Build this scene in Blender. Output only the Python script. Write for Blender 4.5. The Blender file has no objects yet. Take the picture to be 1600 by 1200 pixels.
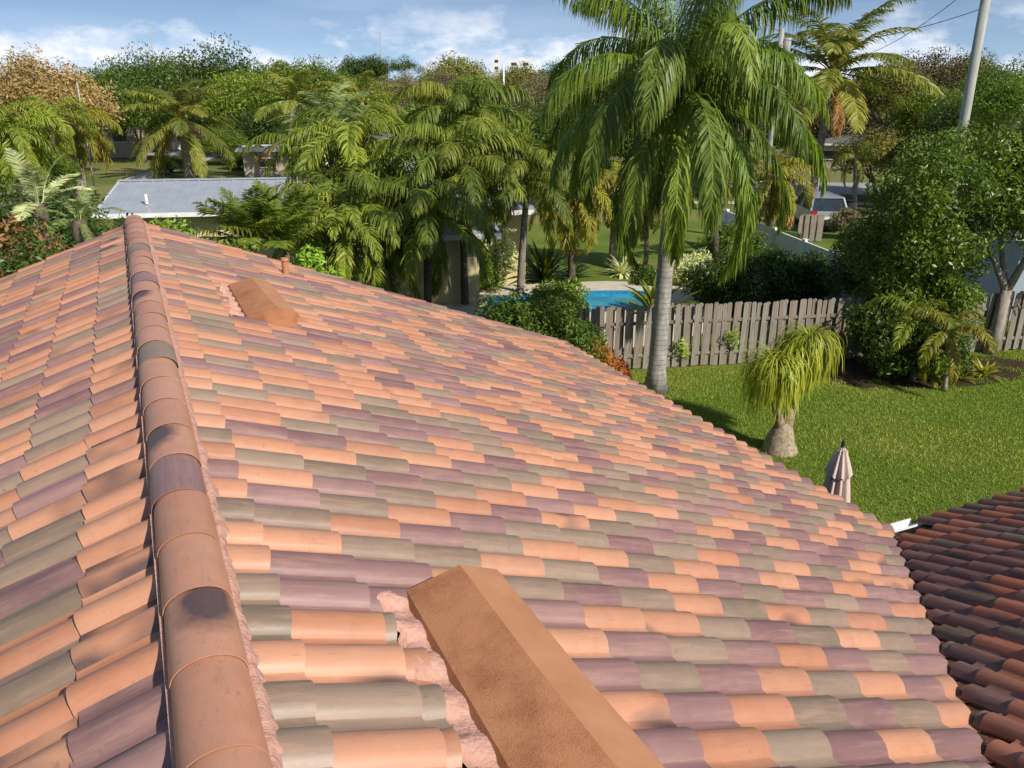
import bpy, math, random
import numpy as np
from mathutils import Vector, Matrix

# ---------------------------------------------------------------- camera, sky, sun, exposure
SC = bpy.context.scene
COL = SC.collection
EYE = 6.8                                   # metres above the lawn
PITCH, YAW, ROLL = 0.3483, 0.4289, 0.0022
FPX = 1286.98                               # focal length in pixels of a 1600 px wide picture
_h = np.array([math.sin(YAW), math.cos(YAW), 0.0]); _r = np.array([math.cos(YAW), -math.sin(YAW), 0.0]); _z = np.array([0, 0, 1.0])
FW = _h*math.cos(PITCH) - _z*math.sin(PITCH); _u = _h*math.sin(PITCH) + _z*math.cos(PITCH)
RT = math.cos(ROLL)*_r + math.sin(ROLL)*_u; UP = -math.sin(ROLL)*_r + math.cos(ROLL)*_u
camd = bpy.data.cameras.new('camera'); cam = bpy.data.objects.new('camera', camd); COL.objects.link(cam)
camd.sensor_width = 36; camd.lens = 36*FPX/1600; camd.clip_start = 0.05; camd.clip_end = 6000
m = Matrix(((RT[0], UP[0], -FW[0], 0), (RT[1], UP[1], -FW[1], 0), (RT[2], UP[2], -FW[2], EYE), (0, 0, 0, 1)))
cam.matrix_world = m
SC.camera = cam
SUN = np.array([0.28, -0.735, 0.615]); SUN /= np.linalg.norm(SUN)
sund = bpy.data.lights.new('sun', 'SUN'); sund.energy = 4.7; sund.angle = math.radians(0.55); sund.color = (1.0, 0.93, 0.82)
sun = bpy.data.objects.new('sun', sund); COL.objects.link(sun)
sun.rotation_euler = Vector(SUN).to_track_quat('Z', 'Y').to_euler()
W = bpy.data.worlds.new('World'); SC.world = W; W.use_nodes = True
nt = W.node_tree; nt.nodes.clear()
def wn(t, **k):
    n = nt.nodes.new(t)
    for a, b in k.items(): setattr(n, a, b)
    return n
def wmath(op, a, b=None, c=None, clamp=False):
    n = wn('ShaderNodeMath', operation=op, use_clamp=clamp)
    for i, v in enumerate((a, b, c)):
        if v is None: continue
        if isinstance(v, (int, float)): n.inputs[i].default_value = v
        else: nt.links.new(v, n.inputs[i])
    return n.outputs[0]
def wnoise(vec, scale, detail, rough, stretch=(1, 1, 1), off=(0, 0, 0)):
    mp = wn('ShaderNodeMapping'); mp.inputs['Scale'].default_value = stretch; mp.inputs['Location'].default_value = off
    nt.links.new(vec, mp.inputs['Vector'])
    n = wn('ShaderNodeTexNoise'); n.inputs['Scale'].default_value = scale; n.inputs['Detail'].default_value = detail; n.inputs['Roughness'].default_value = rough
    nt.links.new(mp.outputs[0], n.inputs['Vector']); return n.outputs[0]
def wmix(f, a, b):
    n = wn('ShaderNodeMix', data_type='RGBA')
    for s, v in ((n.inputs[0], f), (n.inputs[6], a), (n.inputs[7], b)):
        if isinstance(v, (tuple, float, int)): s.default_value = v
        else: nt.links.new(v, s)
    return n.outputs[2]
tc = wn('ShaderNodeTexCoord'); sep = wn('ShaderNodeSeparateXYZ'); nt.links.new(tc.outputs['Generated'], sep.inputs[0])
zz = wmath('MAXIMUM', sep.outputs[2], 0.0)
zl = wmath('ADD', wmath('MULTIPLY', zz, 2.2), 0.12)        # clear winter air: the deep blue reaches far down
cmb = wn('ShaderNodeCombineXYZ'); nt.links.new(sep.outputs[0], cmb.inputs[0]); nt.links.new(sep.outputs[1], cmb.inputs[1]); nt.links.new(zl, cmb.inputs[2])
nrm = wn('ShaderNodeVectorMath', operation='NORMALIZE'); nt.links.new(cmb.outputs[0], nrm.inputs[0])
sky = wn('ShaderNodeTexSky', sky_type='NISHITA'); sky.sun_disc = False
sky.sun_elevation = math.asin(SUN[2]); sky.sun_rotation = math.atan2(SUN[0], SUN[1])
sky.air_density = 1.0; sky.dust_density = 0.4; sky.ozone_density = 2.0
nt.links.new(nrm.outputs[0], sky.inputs['Vector'])
SKYS = 0.105
G = tc.outputs['Generated']
# low cumulus standing on the horizon, with a thin pale layer of cloud above
n1 = wnoise(G, 7.0, 8, 0.62, (1, 1, 2.3), (3.1, 1.7, 0.3))
band = wmath('MULTIPLY', wmath('SMOOTH_MIN', wmath('MULTIPLY', sep.outputs[2], 60), 1.0, 0.2), wmath('SUBTRACT', 1.12, wmath('MULTIPLY', sep.outputs[2], 11.0), clamp=True), clamp=True)
cum = wmath('MULTIPLY', wmath('SUBTRACT', wmath('ADD', n1, wmath('MULTIPLY', band, 0.22)), 0.618), 9.0, clamp=True)
cum = wmath('MULTIPLY', cum, band, clamp=True)
n2 = wnoise(G, 2.6, 6, 0.55, (1, 1, 7.0), (0.4, 0, 0))
thin = wmath('MULTIPLY', wmath('SUBTRACT', n2, 0.44), 3.2, clamp=True)
thin = wmath('MULTIPLY', thin, 0.62)
hz = wmath('SUBTRACT', 1.0, wmath('MULTIPLY', zz, 9.0), clamp=True)
skyc = wmix(wmath('MULTIPLY', hz, 0.35), sky.outputs[0], (4.6, 5.9, 7.4, 1))
skyc = wmix(thin, skyc, (4.4, 5.5, 7.1, 1))
n3 = wnoise(G, 22.0, 5, 0.6, (1, 1, 2.0))
ccol = wmix(wmath('MULTIPLY', wmath('SUBTRACT', n3, 0.42), 4.0, clamp=True), (5.8, 6.5, 7.9, 1), (10.2, 9.9, 9.8, 1))
skyc = wmix(cum, skyc, ccol)
bg = wn('ShaderNodeBackground'); bg.inputs['Strength'].default_value = SKYS; nt.links.new(skyc, bg.inputs['Color'])
wo = wn('ShaderNodeOutputWorld'); nt.links.new(bg.outputs[0], wo.inputs[0])
SC.view_settings.view_transform = 'Standard'; SC.view_settings.look = 'None'
SC.view_settings.exposure = 0.28; SC.view_settings.gamma = 1.0; SC.view_settings.use_curve_mapping = False
SC.cycles.max_bounces = 6; SC.cycles.diffuse_bounces = 3; SC.cycles.glossy_bounces = 2; SC.cycles.transmission_bounces = 4; SC.cycles.transparent_max_bounces = 4
SC.cycles.caustics_reflective = False; SC.cycles.caustics_refractive = False

# ---------------------------------------------------------------- where things stand (world metres)
def ray(px, py): return FW + RT*(px-800)/FPX - UP*(py-600)/FPX
def gp(px, py, z=0.0):                        # the point of height z seen in direction (px, py)
    d = ray(px, py); k = (z-EYE)/d[2]; return (d[0]*k, d[1]*k)
def ad(px, py, D):                            # direction (px, py) at D metres horizontally: x, y, z
    d = ray(px, py); k = D/math.hypot(d[0], d[1]); return (d[0]*k, d[1]*k, EYE+d[2]*k)
rng = np.random.default_rng(7); R = random.Random(5)

# ---------------------------------------------------------------- materials
MATS = {}
class NM:
    def __init__(s, name):
        s.m = bpy.data.materials.new(name); s.m.use_nodes = True; s.t = s.m.node_tree; s.t.nodes.clear()
        s.out = s.t.nodes.new('ShaderNodeOutputMaterial'); s.b = s.t.nodes.new('ShaderNodeBsdfPrincipled'); s.t.links.new(s.b.outputs[0], s.out.inputs[0])
        s.tc = s.t.nodes.new('ShaderNodeTexCoord'); MATS[name] = s.m
    def n(s, t, **k):
        x = s.t.nodes.new(t)
        for a, b in k.items(): setattr(x, a, b)
        return x
    def put(s, sock, v):
        if isinstance(v, (int, float, tuple)):
            sock.default_value = (v if not (isinstance(v, tuple) and len(v) == 3 and len(sock.default_value) == 4) else (*v, 1)) if not isinstance(v, (int, float)) else v
        else: s.t.links.new(v, sock)
    def noise(s, scale, detail=4, rough=0.55, co='Object', stretch=(1, 1, 1), vec=None):
        mp = s.n('ShaderNodeMapping'); mp.inputs['Scale'].default_value = stretch; s.t.links.new(vec if vec else s.tc.outputs[co], mp.inputs[0])
        x = s.n('ShaderNodeTexNoise'); x.inputs['Scale'].default_value = scale; x.inputs['Detail'].default_value = detail; x.inputs['Roughness'].default_value = rough
        s.t.links.new(mp.outputs[0], x.inputs['Vector']); return x.outputs[0]
    def math(s, op, a, b=None, clamp=False):
        x = s.n('ShaderNodeMath', operation=op, use_clamp=clamp); s.put(x.inputs[0], a)
        if b is not None: s.put(x.inputs[1], b)
        return x.outputs[0]
    def ramp(s, v, lo, hi): return s.math('DIVIDE', s.math('SUBTRACT', v, lo), hi-lo, clamp=True)
    def mix(s, f, a, b, mode='MIX'):
        x = s.n('ShaderNodeMix', data_type='RGBA', blend_type=mode); s.put(x.inputs[0], f); s.put(x.inputs[6], a); s.put(x.inputs[7], b); return x.outputs[2]
    def attr(s, name):
        x = s.n('ShaderNodeAttribute'); x.attribute_name = name; return x
    def bump(s, h, dist=0.01, strength=0.6):
        x = s.n('ShaderNodeBump'); x.inputs['Distance'].default_value = dist; x.inputs['Strength'].default_value = strength; s.put(x.inputs['Height'], h); s.t.links.new(x.outputs[0], s.b.inputs['Normal'])
    def fin(s, col, rough=0.6, spec=0.4, metal=0.0):
        s.put(s.b.inputs['Base Color'], col); s.put(s.b.inputs['Roughness'], rough); s.b.inputs['Specular IOR Level'].default_value = spec; s.b.inputs['Metallic'].default_value = metal; return s.m

def simple(name, c1, c2, scale=6, rough=0.7, spec=0.3, bump=0.0, bscale=40, stretch=(1, 1, 1), metal=0.0, bdist=0.01):
    q = NM(name); f = q.ramp(q.noise(scale, 5, 0.6, stretch=stretch), 0.35, 0.65)
    if bump: q.bump(q.noise(bscale, 4, 0.6, stretch=stretch), bdist, bump)
    return q.fin(q.mix(f, c1, c2), rough, spec, metal)

def tile_mat():
    q = NM('glazed_clay'); a = q.attr('col'); t = q.attr('tuv')
    sp = q.n('ShaderNodeSeparateXYZ'); q.t.links.new(t.outputs['Vector'], sp.inputs[0])
    base = a.outputs['Color']
    n = q.noise(9, 5, 0.6); f = q.noise(160, 3, 0.6)
    base = q.mix(1.0, base, q.mix(n, (0.82, 0.82, 0.82), (1.18, 1.17, 1.16)), 'MULTIPLY')
    sv = q.n('ShaderNodeCombineXYZ'); q.put(sv.inputs[0], q.math('MULTIPLY', sp.outputs[0], 9.0)); q.put(sv.inputs[1], q.math('MULTIPLY', sp.outputs[1], 1.3)); q.put(sv.inputs[2], q.math('MULTIPLY', sp.outputs[2], 53.0))
    stk = q.noise(1.0, 4, 0.65, vec=sv.outputs[0])
    base = q.mix(q.math('MULTIPLY', q.ramp(stk, 0.48, 0.72), 0.45), base, (0.40, 0.235, 0.17))
    stk2 = q.ramp(q.noise(2.6, 5, 0.7, vec=sv.outputs[0]), 0.56, 0.74)
    base = q.mix(q.math('MULTIPLY', stk2, 0.38), base, (0.12, 0.085, 0.065))
    big = q.ramp(q.noise(0.9, 4, 0.6), 0.42, 0.62); base = q.mix(q.math('MULTIPLY', big, 0.12), base, (0.45, 0.27, 0.20))
    mld = q.ramp(q.noise(26, 5, 0.75), 0.60, 0.70); base = q.mix(q.math('MULTIPLY', mld, q.math('MULTIPLY', q.ramp(q.noise(1.7, 2, 0.5), 0.42, 0.58), 0.55)), base, (0.10, 0.075, 0.06))
    # kiln flashing: a smoky patch with its own shape on some tiles
    vv = q.n('ShaderNodeCombineXYZ'); q.put(vv.inputs[0], q.math('MULTIPLY', sp.outputs[0], 1.0)); q.put(vv.inputs[1], q.math('MULTIPLY', sp.outputs[1], 0.9)); q.put(vv.inputs[2], q.math('MULTIPLY', sp.outputs[2], 37.0))
    fl = q.noise(1.5, 1, 0.4, vec=vv.outputs[0])
    edge = q.math('ADD', q.math('MULTIPLY', fl, 1.0), q.math('MULTIPLY', q.math('ABSOLUTE', q.math('SUBTRACT', sp.outputs[0], 0.55)), 0.75))
    mk = q.math('MULTIPLY', q.ramp(edge, 0.62, 0.92), q.math('MINIMUM', a.outputs['Alpha'], 1.0), clamp=True)
    du = q.math('MULTIPLY', q.math('SUBTRACT', sp.outputs[0], q.math('ADD', 0.25, q.math('MULTIPLY', sp.outputs[2], 0.8))), 2.1); dv = q.math('MULTIPLY', q.math('SUBTRACT', sp.outputs[1], 0.80), 1.9)
    rad = q.math('SQRT', q.math('ADD', q.math('MULTIPLY', du, du), q.math('MULTIPLY', dv, dv)))
    blob = q.math('MULTIPLY', q.math('SUBTRACT', q.math('ADD', q.math('MULTIPLY', q.noise(14, 3, 0.6), 0.6), 0.72), rad), 1.9, clamp=True)
    isb = q.math('GREATER_THAN', a.outputs['Alpha'], 1.5)
    mk = q.math('ADD', q.math('MULTIPLY', mk, q.math('SUBTRACT', 1.0, isb)), q.math('MULTIPLY', blob, isb), clamp=True)
    mk = q.math('MULTIPLY', mk, q.math('ADD', 0.80, q.math('MULTIPLY', f, 0.35)), clamp=True)
    base = q.mix(q.math('MULTIPLY', mk, 0.9), base, (0.045, 0.036, 0.04))
    # pale scuffs and dust specks
    s = q.ramp(q.noise(60, 6, 0.75, stretch=(1, 1, 1)), 0.69, 0.76)
    s2 = q.ramp(q.noise(5, 3, 0.6), 0.5, 0.62)
    base = q.mix(q.math('MULTIPLY', q.math('MULTIPLY', s, s2), 0.5), base, (0.72, 0.62, 0.55))
    q.bump(q.noise(110, 3, 0.6), 0.0006, 0.35)
    return q.fin(base, q.math('ADD', 0.36, q.math('MULTIPLY', n, 0.16)), 0.5)

def leaf_mat(name, g, y, trans=0.28, rough=0.45, spec=0.35):
    q = NM(name); a = q.attr('tint'); sp = q.n('ShaderNodeSeparateColor'); q.t.links.new(a.outputs['Color'], sp.inputs[0])
    oi = q.n('ShaderNodeObjectInfo')
    rn2 = q.math('FRACT', q.math('MULTIPLY', oi.outputs['Random'], 7.31)); c = q.mix(q.math('ADD', sp.outputs[1], q.math('MULTIPLY', q.math('POWER', rn2, 3.0), 0.35), clamp=True), g, y)
    k = q.math('MULTIPLY', sp.outputs[0], q.math('ADD', 0.62, q.math('MULTIPLY', oi.outputs['Random'], 0.62)))
    mul = q.n('ShaderNodeVectorMath', operation='SCALE'); q.t.links.new(c, mul.inputs[0]); q.put(mul.inputs['Scale'], k)
    c = mul.outputs[0]
    q.fin(c, rough, spec)
    tr = q.n('ShaderNodeBsdfTranslucent'); c2 = q.n('ShaderNodeVectorMath', operation='MULTIPLY'); q.t.links.new(c, c2.inputs[0]); c2.inputs[1].default_value = (1.25, 1.3, 0.6)
    q.t.links.new(c2.outputs[0], tr.inputs[0])
    mx = q.n('ShaderNodeMixShader'); mx.inputs[0].default_value = trans; q.t.links.new(q.b.outputs[0], mx.inputs[1]); q.t.links.new(tr.outputs[0], mx.inputs[2]); q.t.links.new(mx.outputs[0], q.out.inputs[0])
    return q.m

M_TILE = tile_mat()
M_MORTAR = simple('pink_mortar', (0.58, 0.34, 0.265), (0.46, 0.25, 0.19), 14, 0.95, 0.1, 1.0, 38, bdist=0.012)
M_DARK = simple('underlay', (0.012, 0.010, 0.009), (0.03, 0.02, 0.018), 8, 0.9, 0.1)
M_CLOSURE = simple('brown_closure', (0.22, 0.10, 0.06), (0.08, 0.035, 0.022), 25, 0.85, 0.2, 0.8, 60)
def vent_mat():
    q = NM('terracotta_vent_paint'); n = q.noise(3.5, 5, 0.65); f = q.noise(150, 2, 0.6)
    c = q.mix(q.ramp(n, 0.46, 0.70), (0.43, 0.195, 0.095), (0.30, 0.120, 0.055))
    c = q.mix(q.math('MULTIPLY', q.ramp(f, 0.52, 0.66), q.math('ADD', 0.22, q.math('MULTIPLY', q.ramp(n, 0.46, 0.66), 0.35))), c, (0.15, 0.052, 0.024))
    q.bump(f, 0.003, 0.7); return q.fin(c, 0.85, 0.2)
M_VENT = vent_mat()
M_VENTLITE = simple('terracotta_smooth_paint', (0.47, 0.225, 0.115), (0.41, 0.185, 0.092), 5, 0.7, 0.3, 0.3, 200, bdist=0.002)
M_LEAD = simple('grey_flashing', (0.45, 0.46, 0.45), (0.30, 0.28, 0.25), 12, 0.6, 0.4, 0.4, 60)
M_WHITE = simple('white_paint', (0.78, 0.78, 0.76), (0.68, 0.68, 0.65), 4, 0.5, 0.4)
M_VINYL = simple('white_vinyl', (0.80, 0.82, 0.83), (0.70, 0.73, 0.74), 3, 0.4, 0.4)
M_CREAM = simple('cream_stucco', (0.66, 0.55, 0.30), (0.60, 0.50, 0.28), 5, 0.9, 0.1, 0.3, 80)
M_BEIGE = simple('beige_stucco', (0.45, 0.38, 0.28), (0.40, 0.33, 0.25), 3, 0.9, 0.1)
M_PBLUE = simple('pale_blue_stucco', (0.42, 0.48, 0.56), (0.36, 0.42, 0.50), 3, 0.9, 0.1)
M_METAL = simple('grey_metal_roofing', (0.42, 0.45, 0.48), (0.36, 0.39, 0.43), 1.5, 0.38, 0.5, metal=0.25)
M_SHINGLE = simple('grey_shingle', (0.16, 0.15, 0.14), (0.10, 0.095, 0.09), 8, 0.95, 0.1, 0.4, 60)
M_GLASS = simple('dark_glass', (0.02, 0.03, 0.035), (0.03, 0.04, 0.05), 3, 0.08, 0.6)
def grass_mat():
    q = NM('lawn'); a = q.noise(0.35, 5, 0.6); b = q.noise(2.2, 6, 0.7); f = q.noise(45, 4, 0.75)
    c = q.mix(q.ramp(a, 0.42, 0.60), (0.120, 0.190, 0.022), (0.195, 0.230, 0.040))
    c = q.mix(q.math('MULTIPLY', q.ramp(b, 0.52, 0.70), 0.55), c, (0.21, 0.20, 0.06))
    c = q.mix(q.ramp(f, 0.35, 0.6), q.mix(0.5, c, (0.02, 0.045, 0.008)), c)
    q.bump(f, 0.03, 1.0); return q.fin(c, 0.9, 0.15)
M_GRASS = grass_mat()
def field_mat():
    q = NM('dry_grass'); a = q.noise(0.06, 5, 0.6); f = q.noise(6, 5, 0.75)
    c = q.mix(q.ramp(a, 0.40, 0.62), (0.13, 0.16, 0.04), (0.26, 0.22, 0.09)); c = q.mix(q.ramp(f, 0.35, 0.65), q.mix(0.4, c, (0.05, 0.07, 0.02)), c)
    return q.fin(c, 0.95, 0.1)
M_FIELD = field_mat()
M_ROAD = simple('pale_asphalt', (0.34, 0.33, 0.32), (0.28, 0.27, 0.27), 1.5, 0.9, 0.2)
M_CONC = simple('concrete', (0.48, 0.45, 0.40), (0.38, 0.36, 0.32), 2, 0.9, 0.2, 0.2, 50)
M_DECK = simple('pool_deck_concrete', (0.56, 0.50, 0.42), (0.46, 0.41, 0.34), 2.5, 0.9, 0.2, 0.2, 50)
M_MULCH = simple('dark_mulch', (0.035, 0.025, 0.015), (0.085, 0.06, 0.035), 9, 0.95, 0.1, 1.0, 30, bdist=0.05)
def water_mat():
    q = NM('pool_water'); c = q.mix(q.ramp(q.noise(1.2, 3, 0.6), 0.4, 0.6), (0.02, 0.20, 0.32), (0.05, 0.33, 0.45))
    q.bump(q.noise(7, 3, 0.6), 0.03, 0.5); return q.fin(c, 0.06, 0.6)
M_WATER = water_mat()
M_POOLTILE = simple('blue_pool_tile', (0.02, 0.16, 0.34), (0.04, 0.26, 0.44), 9, 0.3, 0.5)
def wood_mat():
    q = NM('weathered_cedar'); oi = q.n('ShaderNodeObjectInfo')
    g = q.noise(5, 5, 0.65, stretch=(9, 9, 0.7)); k = q.noise(1.3, 4, 0.6, co='Generated', stretch=(1, 1, 1.6))
    c = q.mix(g, (0.170, 0.150, 0.125), (0.40, 0.365, 0.315)); c = q.mix(oi.outputs['Random'], c, q.mix(0.55, c, (0.20, 0.13, 0.085)))
    c = q.mix(q.math('MULTIPLY', q.ramp(k, 0.48, 0.66), 0.65), c, (0.09, 0.075, 0.06))
    q.bump(g, 0.006, 0.8); return q.fin(c, 0.9, 0.15)
M_WOOD = wood_mat()
def bark_mat(name, c1, c2, ring=0.0, scale=10, stretch=(1, 1, 0.4), cr=(0.1, 0.09, 0.08)):
    q = NM(name); n = q.noise(scale, 6, 0.7, stretch=stretch); c = q.mix(q.ramp(n, 0.36, 0.64), c1, c2)
    h = n
    if ring:
        w = q.n('ShaderNodeTexWave', wave_type='BANDS', bands_direction='Z', wave_profile='SAW'); w.inputs['Scale'].default_value = ring; w.inputs['Distortion'].default_value = 2.2; w.inputs['Detail'].default_value = 3; w.inputs['Detail Scale'].default_value = 1.5
        q.t.links.new(q.tc.outputs['Object'], w.inputs['Vector'])
        rr = q.ramp(w.outputs['Fac'], 0.80, 0.97); c = q.mix(q.math('MULTIPLY', rr, q.math('MULTIPLY', n, 1.3)), c, cr); h = q.math('ADD', n, q.math('MULTIPLY', w.outputs['Fac'], 0.8))
        sp = q.ramp(q.noise(34, 4, 0.7, stretch=(1, 1, 3.2)), 0.60, 0.70); c = q.mix(q.math('MULTIPLY', sp, 0.75), c, cr)
    q.bump(h, 0.02, 0.8); return q.fin(c, 0.9, 0.1)
M_QTRUNK = bark_mat('queen_palm_bark', (0.46, 0.43, 0.39), (0.27, 0.25, 0.23), ring=2.6, scale=7)
M_PTRUNK = bark_mat('palm_bark', (0.33, 0.29, 0.24), (0.19, 0.16, 0.13), ring=3.0)
M_DTRUNK = bark_mat('dark_palm_bark', (0.16, 0.13, 0.10), (0.085, 0.065, 0.05), ring=2.0)
M_BARK = bark_mat('tree_bark', (0.26, 0.22, 0.18), (0.13, 0.105, 0.085))
M_PALEBARK = bark_mat('pale_tree_bark', (0.40, 0.36, 0.31), (0.22, 0.19, 0.16))
M_PONY = bark_mat('ponytail_palm_bark', (0.46, 0.37, 0.26), (0.20, 0.15, 0.10), scale=16, stretch=(1, 1, 1))
M_POLE = simple('weathered_pole', (0.40, 0.40, 0.36), (0.28, 0.29, 0.26), 3, 0.85, 0.2, 0.3, 30, (4, 4, 0.4))
M_WIRE = simple('black_wire', (0.02, 0.02, 0.02), (0.03, 0.03, 0.03), 3, 0.6)
M_FABRIC = simple('beige_pink_canvas', (0.62, 0.50, 0.44), (0.54, 0.42, 0.37), 5, 0.9, 0.1, 0.3, 150)
M_BLACK = simple('dark_plastic', (0.02, 0.02, 0.02), (0.03, 0.03, 0.03), 3, 0.5)
M_SILVER = simple('silver_car_paint', (0.52, 0.54, 0.57), (0.48, 0.50, 0.53), 1, 0.25, 0.6, metal=0.5)
M_CARGREY = simple('dark_grey_car_paint', (0.12, 0.125, 0.135), (0.10, 0.105, 0.115), 1, 0.25, 0.6, metal=0.4)
M_RED = simple('red_lamp_plastic', (0.55, 0.02, 0.03), (0.45, 0.015, 0.02), 3, 0.2, 0.6)
M_CHAIR = simple('reddish_wood', (0.38, 0.11, 0.05), (0.28, 0.08, 0.04), 8, 0.6)
L_QUEEN = leaf_mat('queen_palm_leaf', (0.145, 0.243, 0.030), (0.396, 0.414, 0.045), 0.34, 0.46, 0.38)
L_MID = leaf_mat('glossy_palm_leaf', (0.099, 0.173, 0.022), (0.360, 0.345, 0.040), 0.34, 0.48, 0.35)
L_COCO = leaf_mat('coconut_palm_leaf', (0.124, 0.192, 0.028), (0.480, 0.380, 0.060), 0.34, 0.48, 0.35)
L_YEL = leaf_mat('yellow_green_palm_leaf', (0.196, 0.265, 0.024), (0.506, 0.330, 0.030), 0.30, 0.42, 0.4)
L_SILV = leaf_mat('grey_green_palm_leaf', (0.195, 0.275, 0.081), (0.405, 0.429, 0.154), 0.2, 0.5, 0.3)
L_DEAD = leaf_mat('dead_palm_leaf', (0.330, 0.154, 0.055), (0.506, 0.297, 0.132), 0.15, 0.8, 0.1)
L_TREE = leaf_mat('broad_leaf', (0.099, 0.186, 0.020), (0.216, 0.265, 0.028), 0.34, 0.42, 0.4)
L_DARK = leaf_mat('dark_broad_leaf', (0.062, 0.128, 0.016), (0.120, 0.178, 0.022), 0.34, 0.42, 0.4)
L_OLIVE = leaf_mat('olive_leaf', (0.157, 0.175, 0.036), (0.297, 0.257, 0.066), 0.2, 0.6, 0.2)
L_BROWN = leaf_mat('brownish_leaf', (0.17, 0.15, 0.08), (0.24, 0.2, 0.11), 0.15, 0.7, 0.1)
L_GOLD = leaf_mat('golden_leaf', (0.62, 0.4, 0.14), (0.74, 0.56, 0.24), 0.2, 0.6, 0.2)
L_BRIGHT = leaf_mat('bright_green_leaf', (0.195, 0.359, 0.036), (0.405, 0.494, 0.055), 0.3, 0.4, 0.4)
L_FICUS = leaf_mat('ficus_leaf', (0.069, 0.143, 0.016), (0.168, 0.218, 0.022), 0.34, 0.38, 0.45)
L_LIME = leaf_mat('ponytail_leaf', (0.27, 0.35, 0.035), (0.55, 0.52, 0.06), 0.35, 0.4, 0.4)
L_CROTON = leaf_mat('croton_leaf', (0.135, 0.179, 0.026), (0.675, 0.130, 0.033), 0.25, 0.4, 0.4)
L_VAR = leaf_mat('variegated_leaf', (0.300, 0.359, 0.120), (0.810, 0.806, 0.440), 0.2, 0.45, 0.3)
L_GRASS = leaf_mat('grass_blade', (0.192, 0.305, 0.032), (0.432, 0.426, 0.088), 0.30, 0.6, 0.2)

# ---------------------------------------------------------------- mesh helpers
def mesh(name, V, F, mats=None, midx=None, smooth=False, attrs=None):
    me = bpy.data.meshes.new(name)
    V = np.asarray(V, dtype=np.float32).reshape(-1, 3)
    if isinstance(F, np.ndarray):
        nf, k = F.shape; me.vertices.add(len(V)); me.vertices.foreach_set('co', V.ravel()); me.loops.add(nf*k); me.loops.foreach_set('vertex_index', F.astype(np.int32).ravel())
        me.polygons.add(nf); me.polygons.foreach_set('loop_start', np.arange(0, nf*k, k, dtype=np.int32)); me.polygons.foreach_set('loop_total', np.full(nf, k, dtype=np.int32)); me.update(calc_edges=True)
    else: me.from_pydata([tuple(map(float, v)) for v in V], [], F)
    for mm in (mats or []): me.materials.append(mm)
    if midx is not None: me.polygons.foreach_set('material_index', np.asarray(midx, dtype=np.int32))
    me.polygons.foreach_set('use_smooth', np.full(len(me.polygons), bool(smooth)))
    for k, (typ, data) in (attrs or {}).items():
        if typ == 'C': a = me.color_attributes.new(k, 'FLOAT_COLOR', 'POINT'); a.data.foreach_set('color', np.asarray(data, dtype=np.float32).ravel())
        else: a = me.attributes.new(k, 'FLOAT_VECTOR', 'POINT'); a.data.foreach_set('vector', np.asarray(data, dtype=np.float32).ravel())
    me.update(); return me
class MB:
    def __init__(s): s.V = []; s.F = []; s.M = []
    def add(s, V, F, m=0):
        o = len(s.V); s.V += [tuple(map(float, v)) for v in V]; s.F += [tuple(i+o for i in f) for f in F]; s.M += [m]*len(F); return s
    def box(s, c, d, m=0, fr=None):
        x, y, z = [k/2 for k in d]; P = [(c[0]+a*x, c[1]+b*y, c[2]+e*z) for a in (-1, 1) for b in (-1, 1) for e in (-1, 1)]
        if fr is not None: P = [fr(p) for p in P]
        return s.add(P, [(0, 1, 3, 2), (4, 6, 7, 5), (0, 4, 5, 1), (2, 3, 7, 6), (0, 2, 6, 4), (1, 5, 7, 3)], m)
    def tube(s, pts, rad, n=8, m=0, cap=True):
        pts = [np.array(p, float) for p in pts]; k = len(pts); rad = rad if hasattr(rad, '__len__') else [rad]*k
        V = []
        for i, p in enumerate(pts):
            t = pts[min(i+1, k-1)]-pts[max(i-1, 0)]; t /= np.linalg.norm(t)+1e-9
            a = np.cross(t, (0, 0, 1) if abs(t[2]) < 0.9 else (1, 0, 0)); a /= np.linalg.norm(a); b = np.cross(t, a)
            for j in range(n):
                w = 2*math.pi*j/n; V.append(p+rad[i]*(a*math.cos(w)+b*math.sin(w)))
        F = [(i*n+j, i*n+(j+1) % n, (i+1)*n+(j+1) % n, (i+1)*n+j) for i in range(k-1) for j in range(n)]
        if cap: F += [tuple(range(n-1, -1, -1)), tuple((k-1)*n+j for j in range(n))]
        return s.add(V, F, m)
    def build(s, name, mats, parent=None, smooth=False, loc=None):
        return obj(name, mesh(name, s.V, s.F, mats if isinstance(mats, list) else [mats], s.M, smooth), parent, loc)
def obj(name, me, parent=None, loc=None, rot=None, scale=None):
    o = bpy.data.objects.new(name, me); COL.objects.link(o)
    if parent is not None: o.parent = parent
    if loc is not None: o.location = loc
    if rot is not None: o.rotation_euler = rot
    if scale is not None: o.scale = (scale,)*3 if isinstance(scale, (int, float)) else scale
    return o
def tag(o, label=None, cat=None, group=None, kind=None):
    if label: o['label'] = label
    if cat: o['category'] = cat
    if group: o['group'] = group
    if kind: o['kind'] = kind
    return o
def thing(name, label, cat, loc=(0, 0, 0), rotz=0, group=None):
    o = obj(name, None, None, loc, (0, 0, rotz)); o.empty_display_size = 0.3; return tag(o, label, cat, group)

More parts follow.
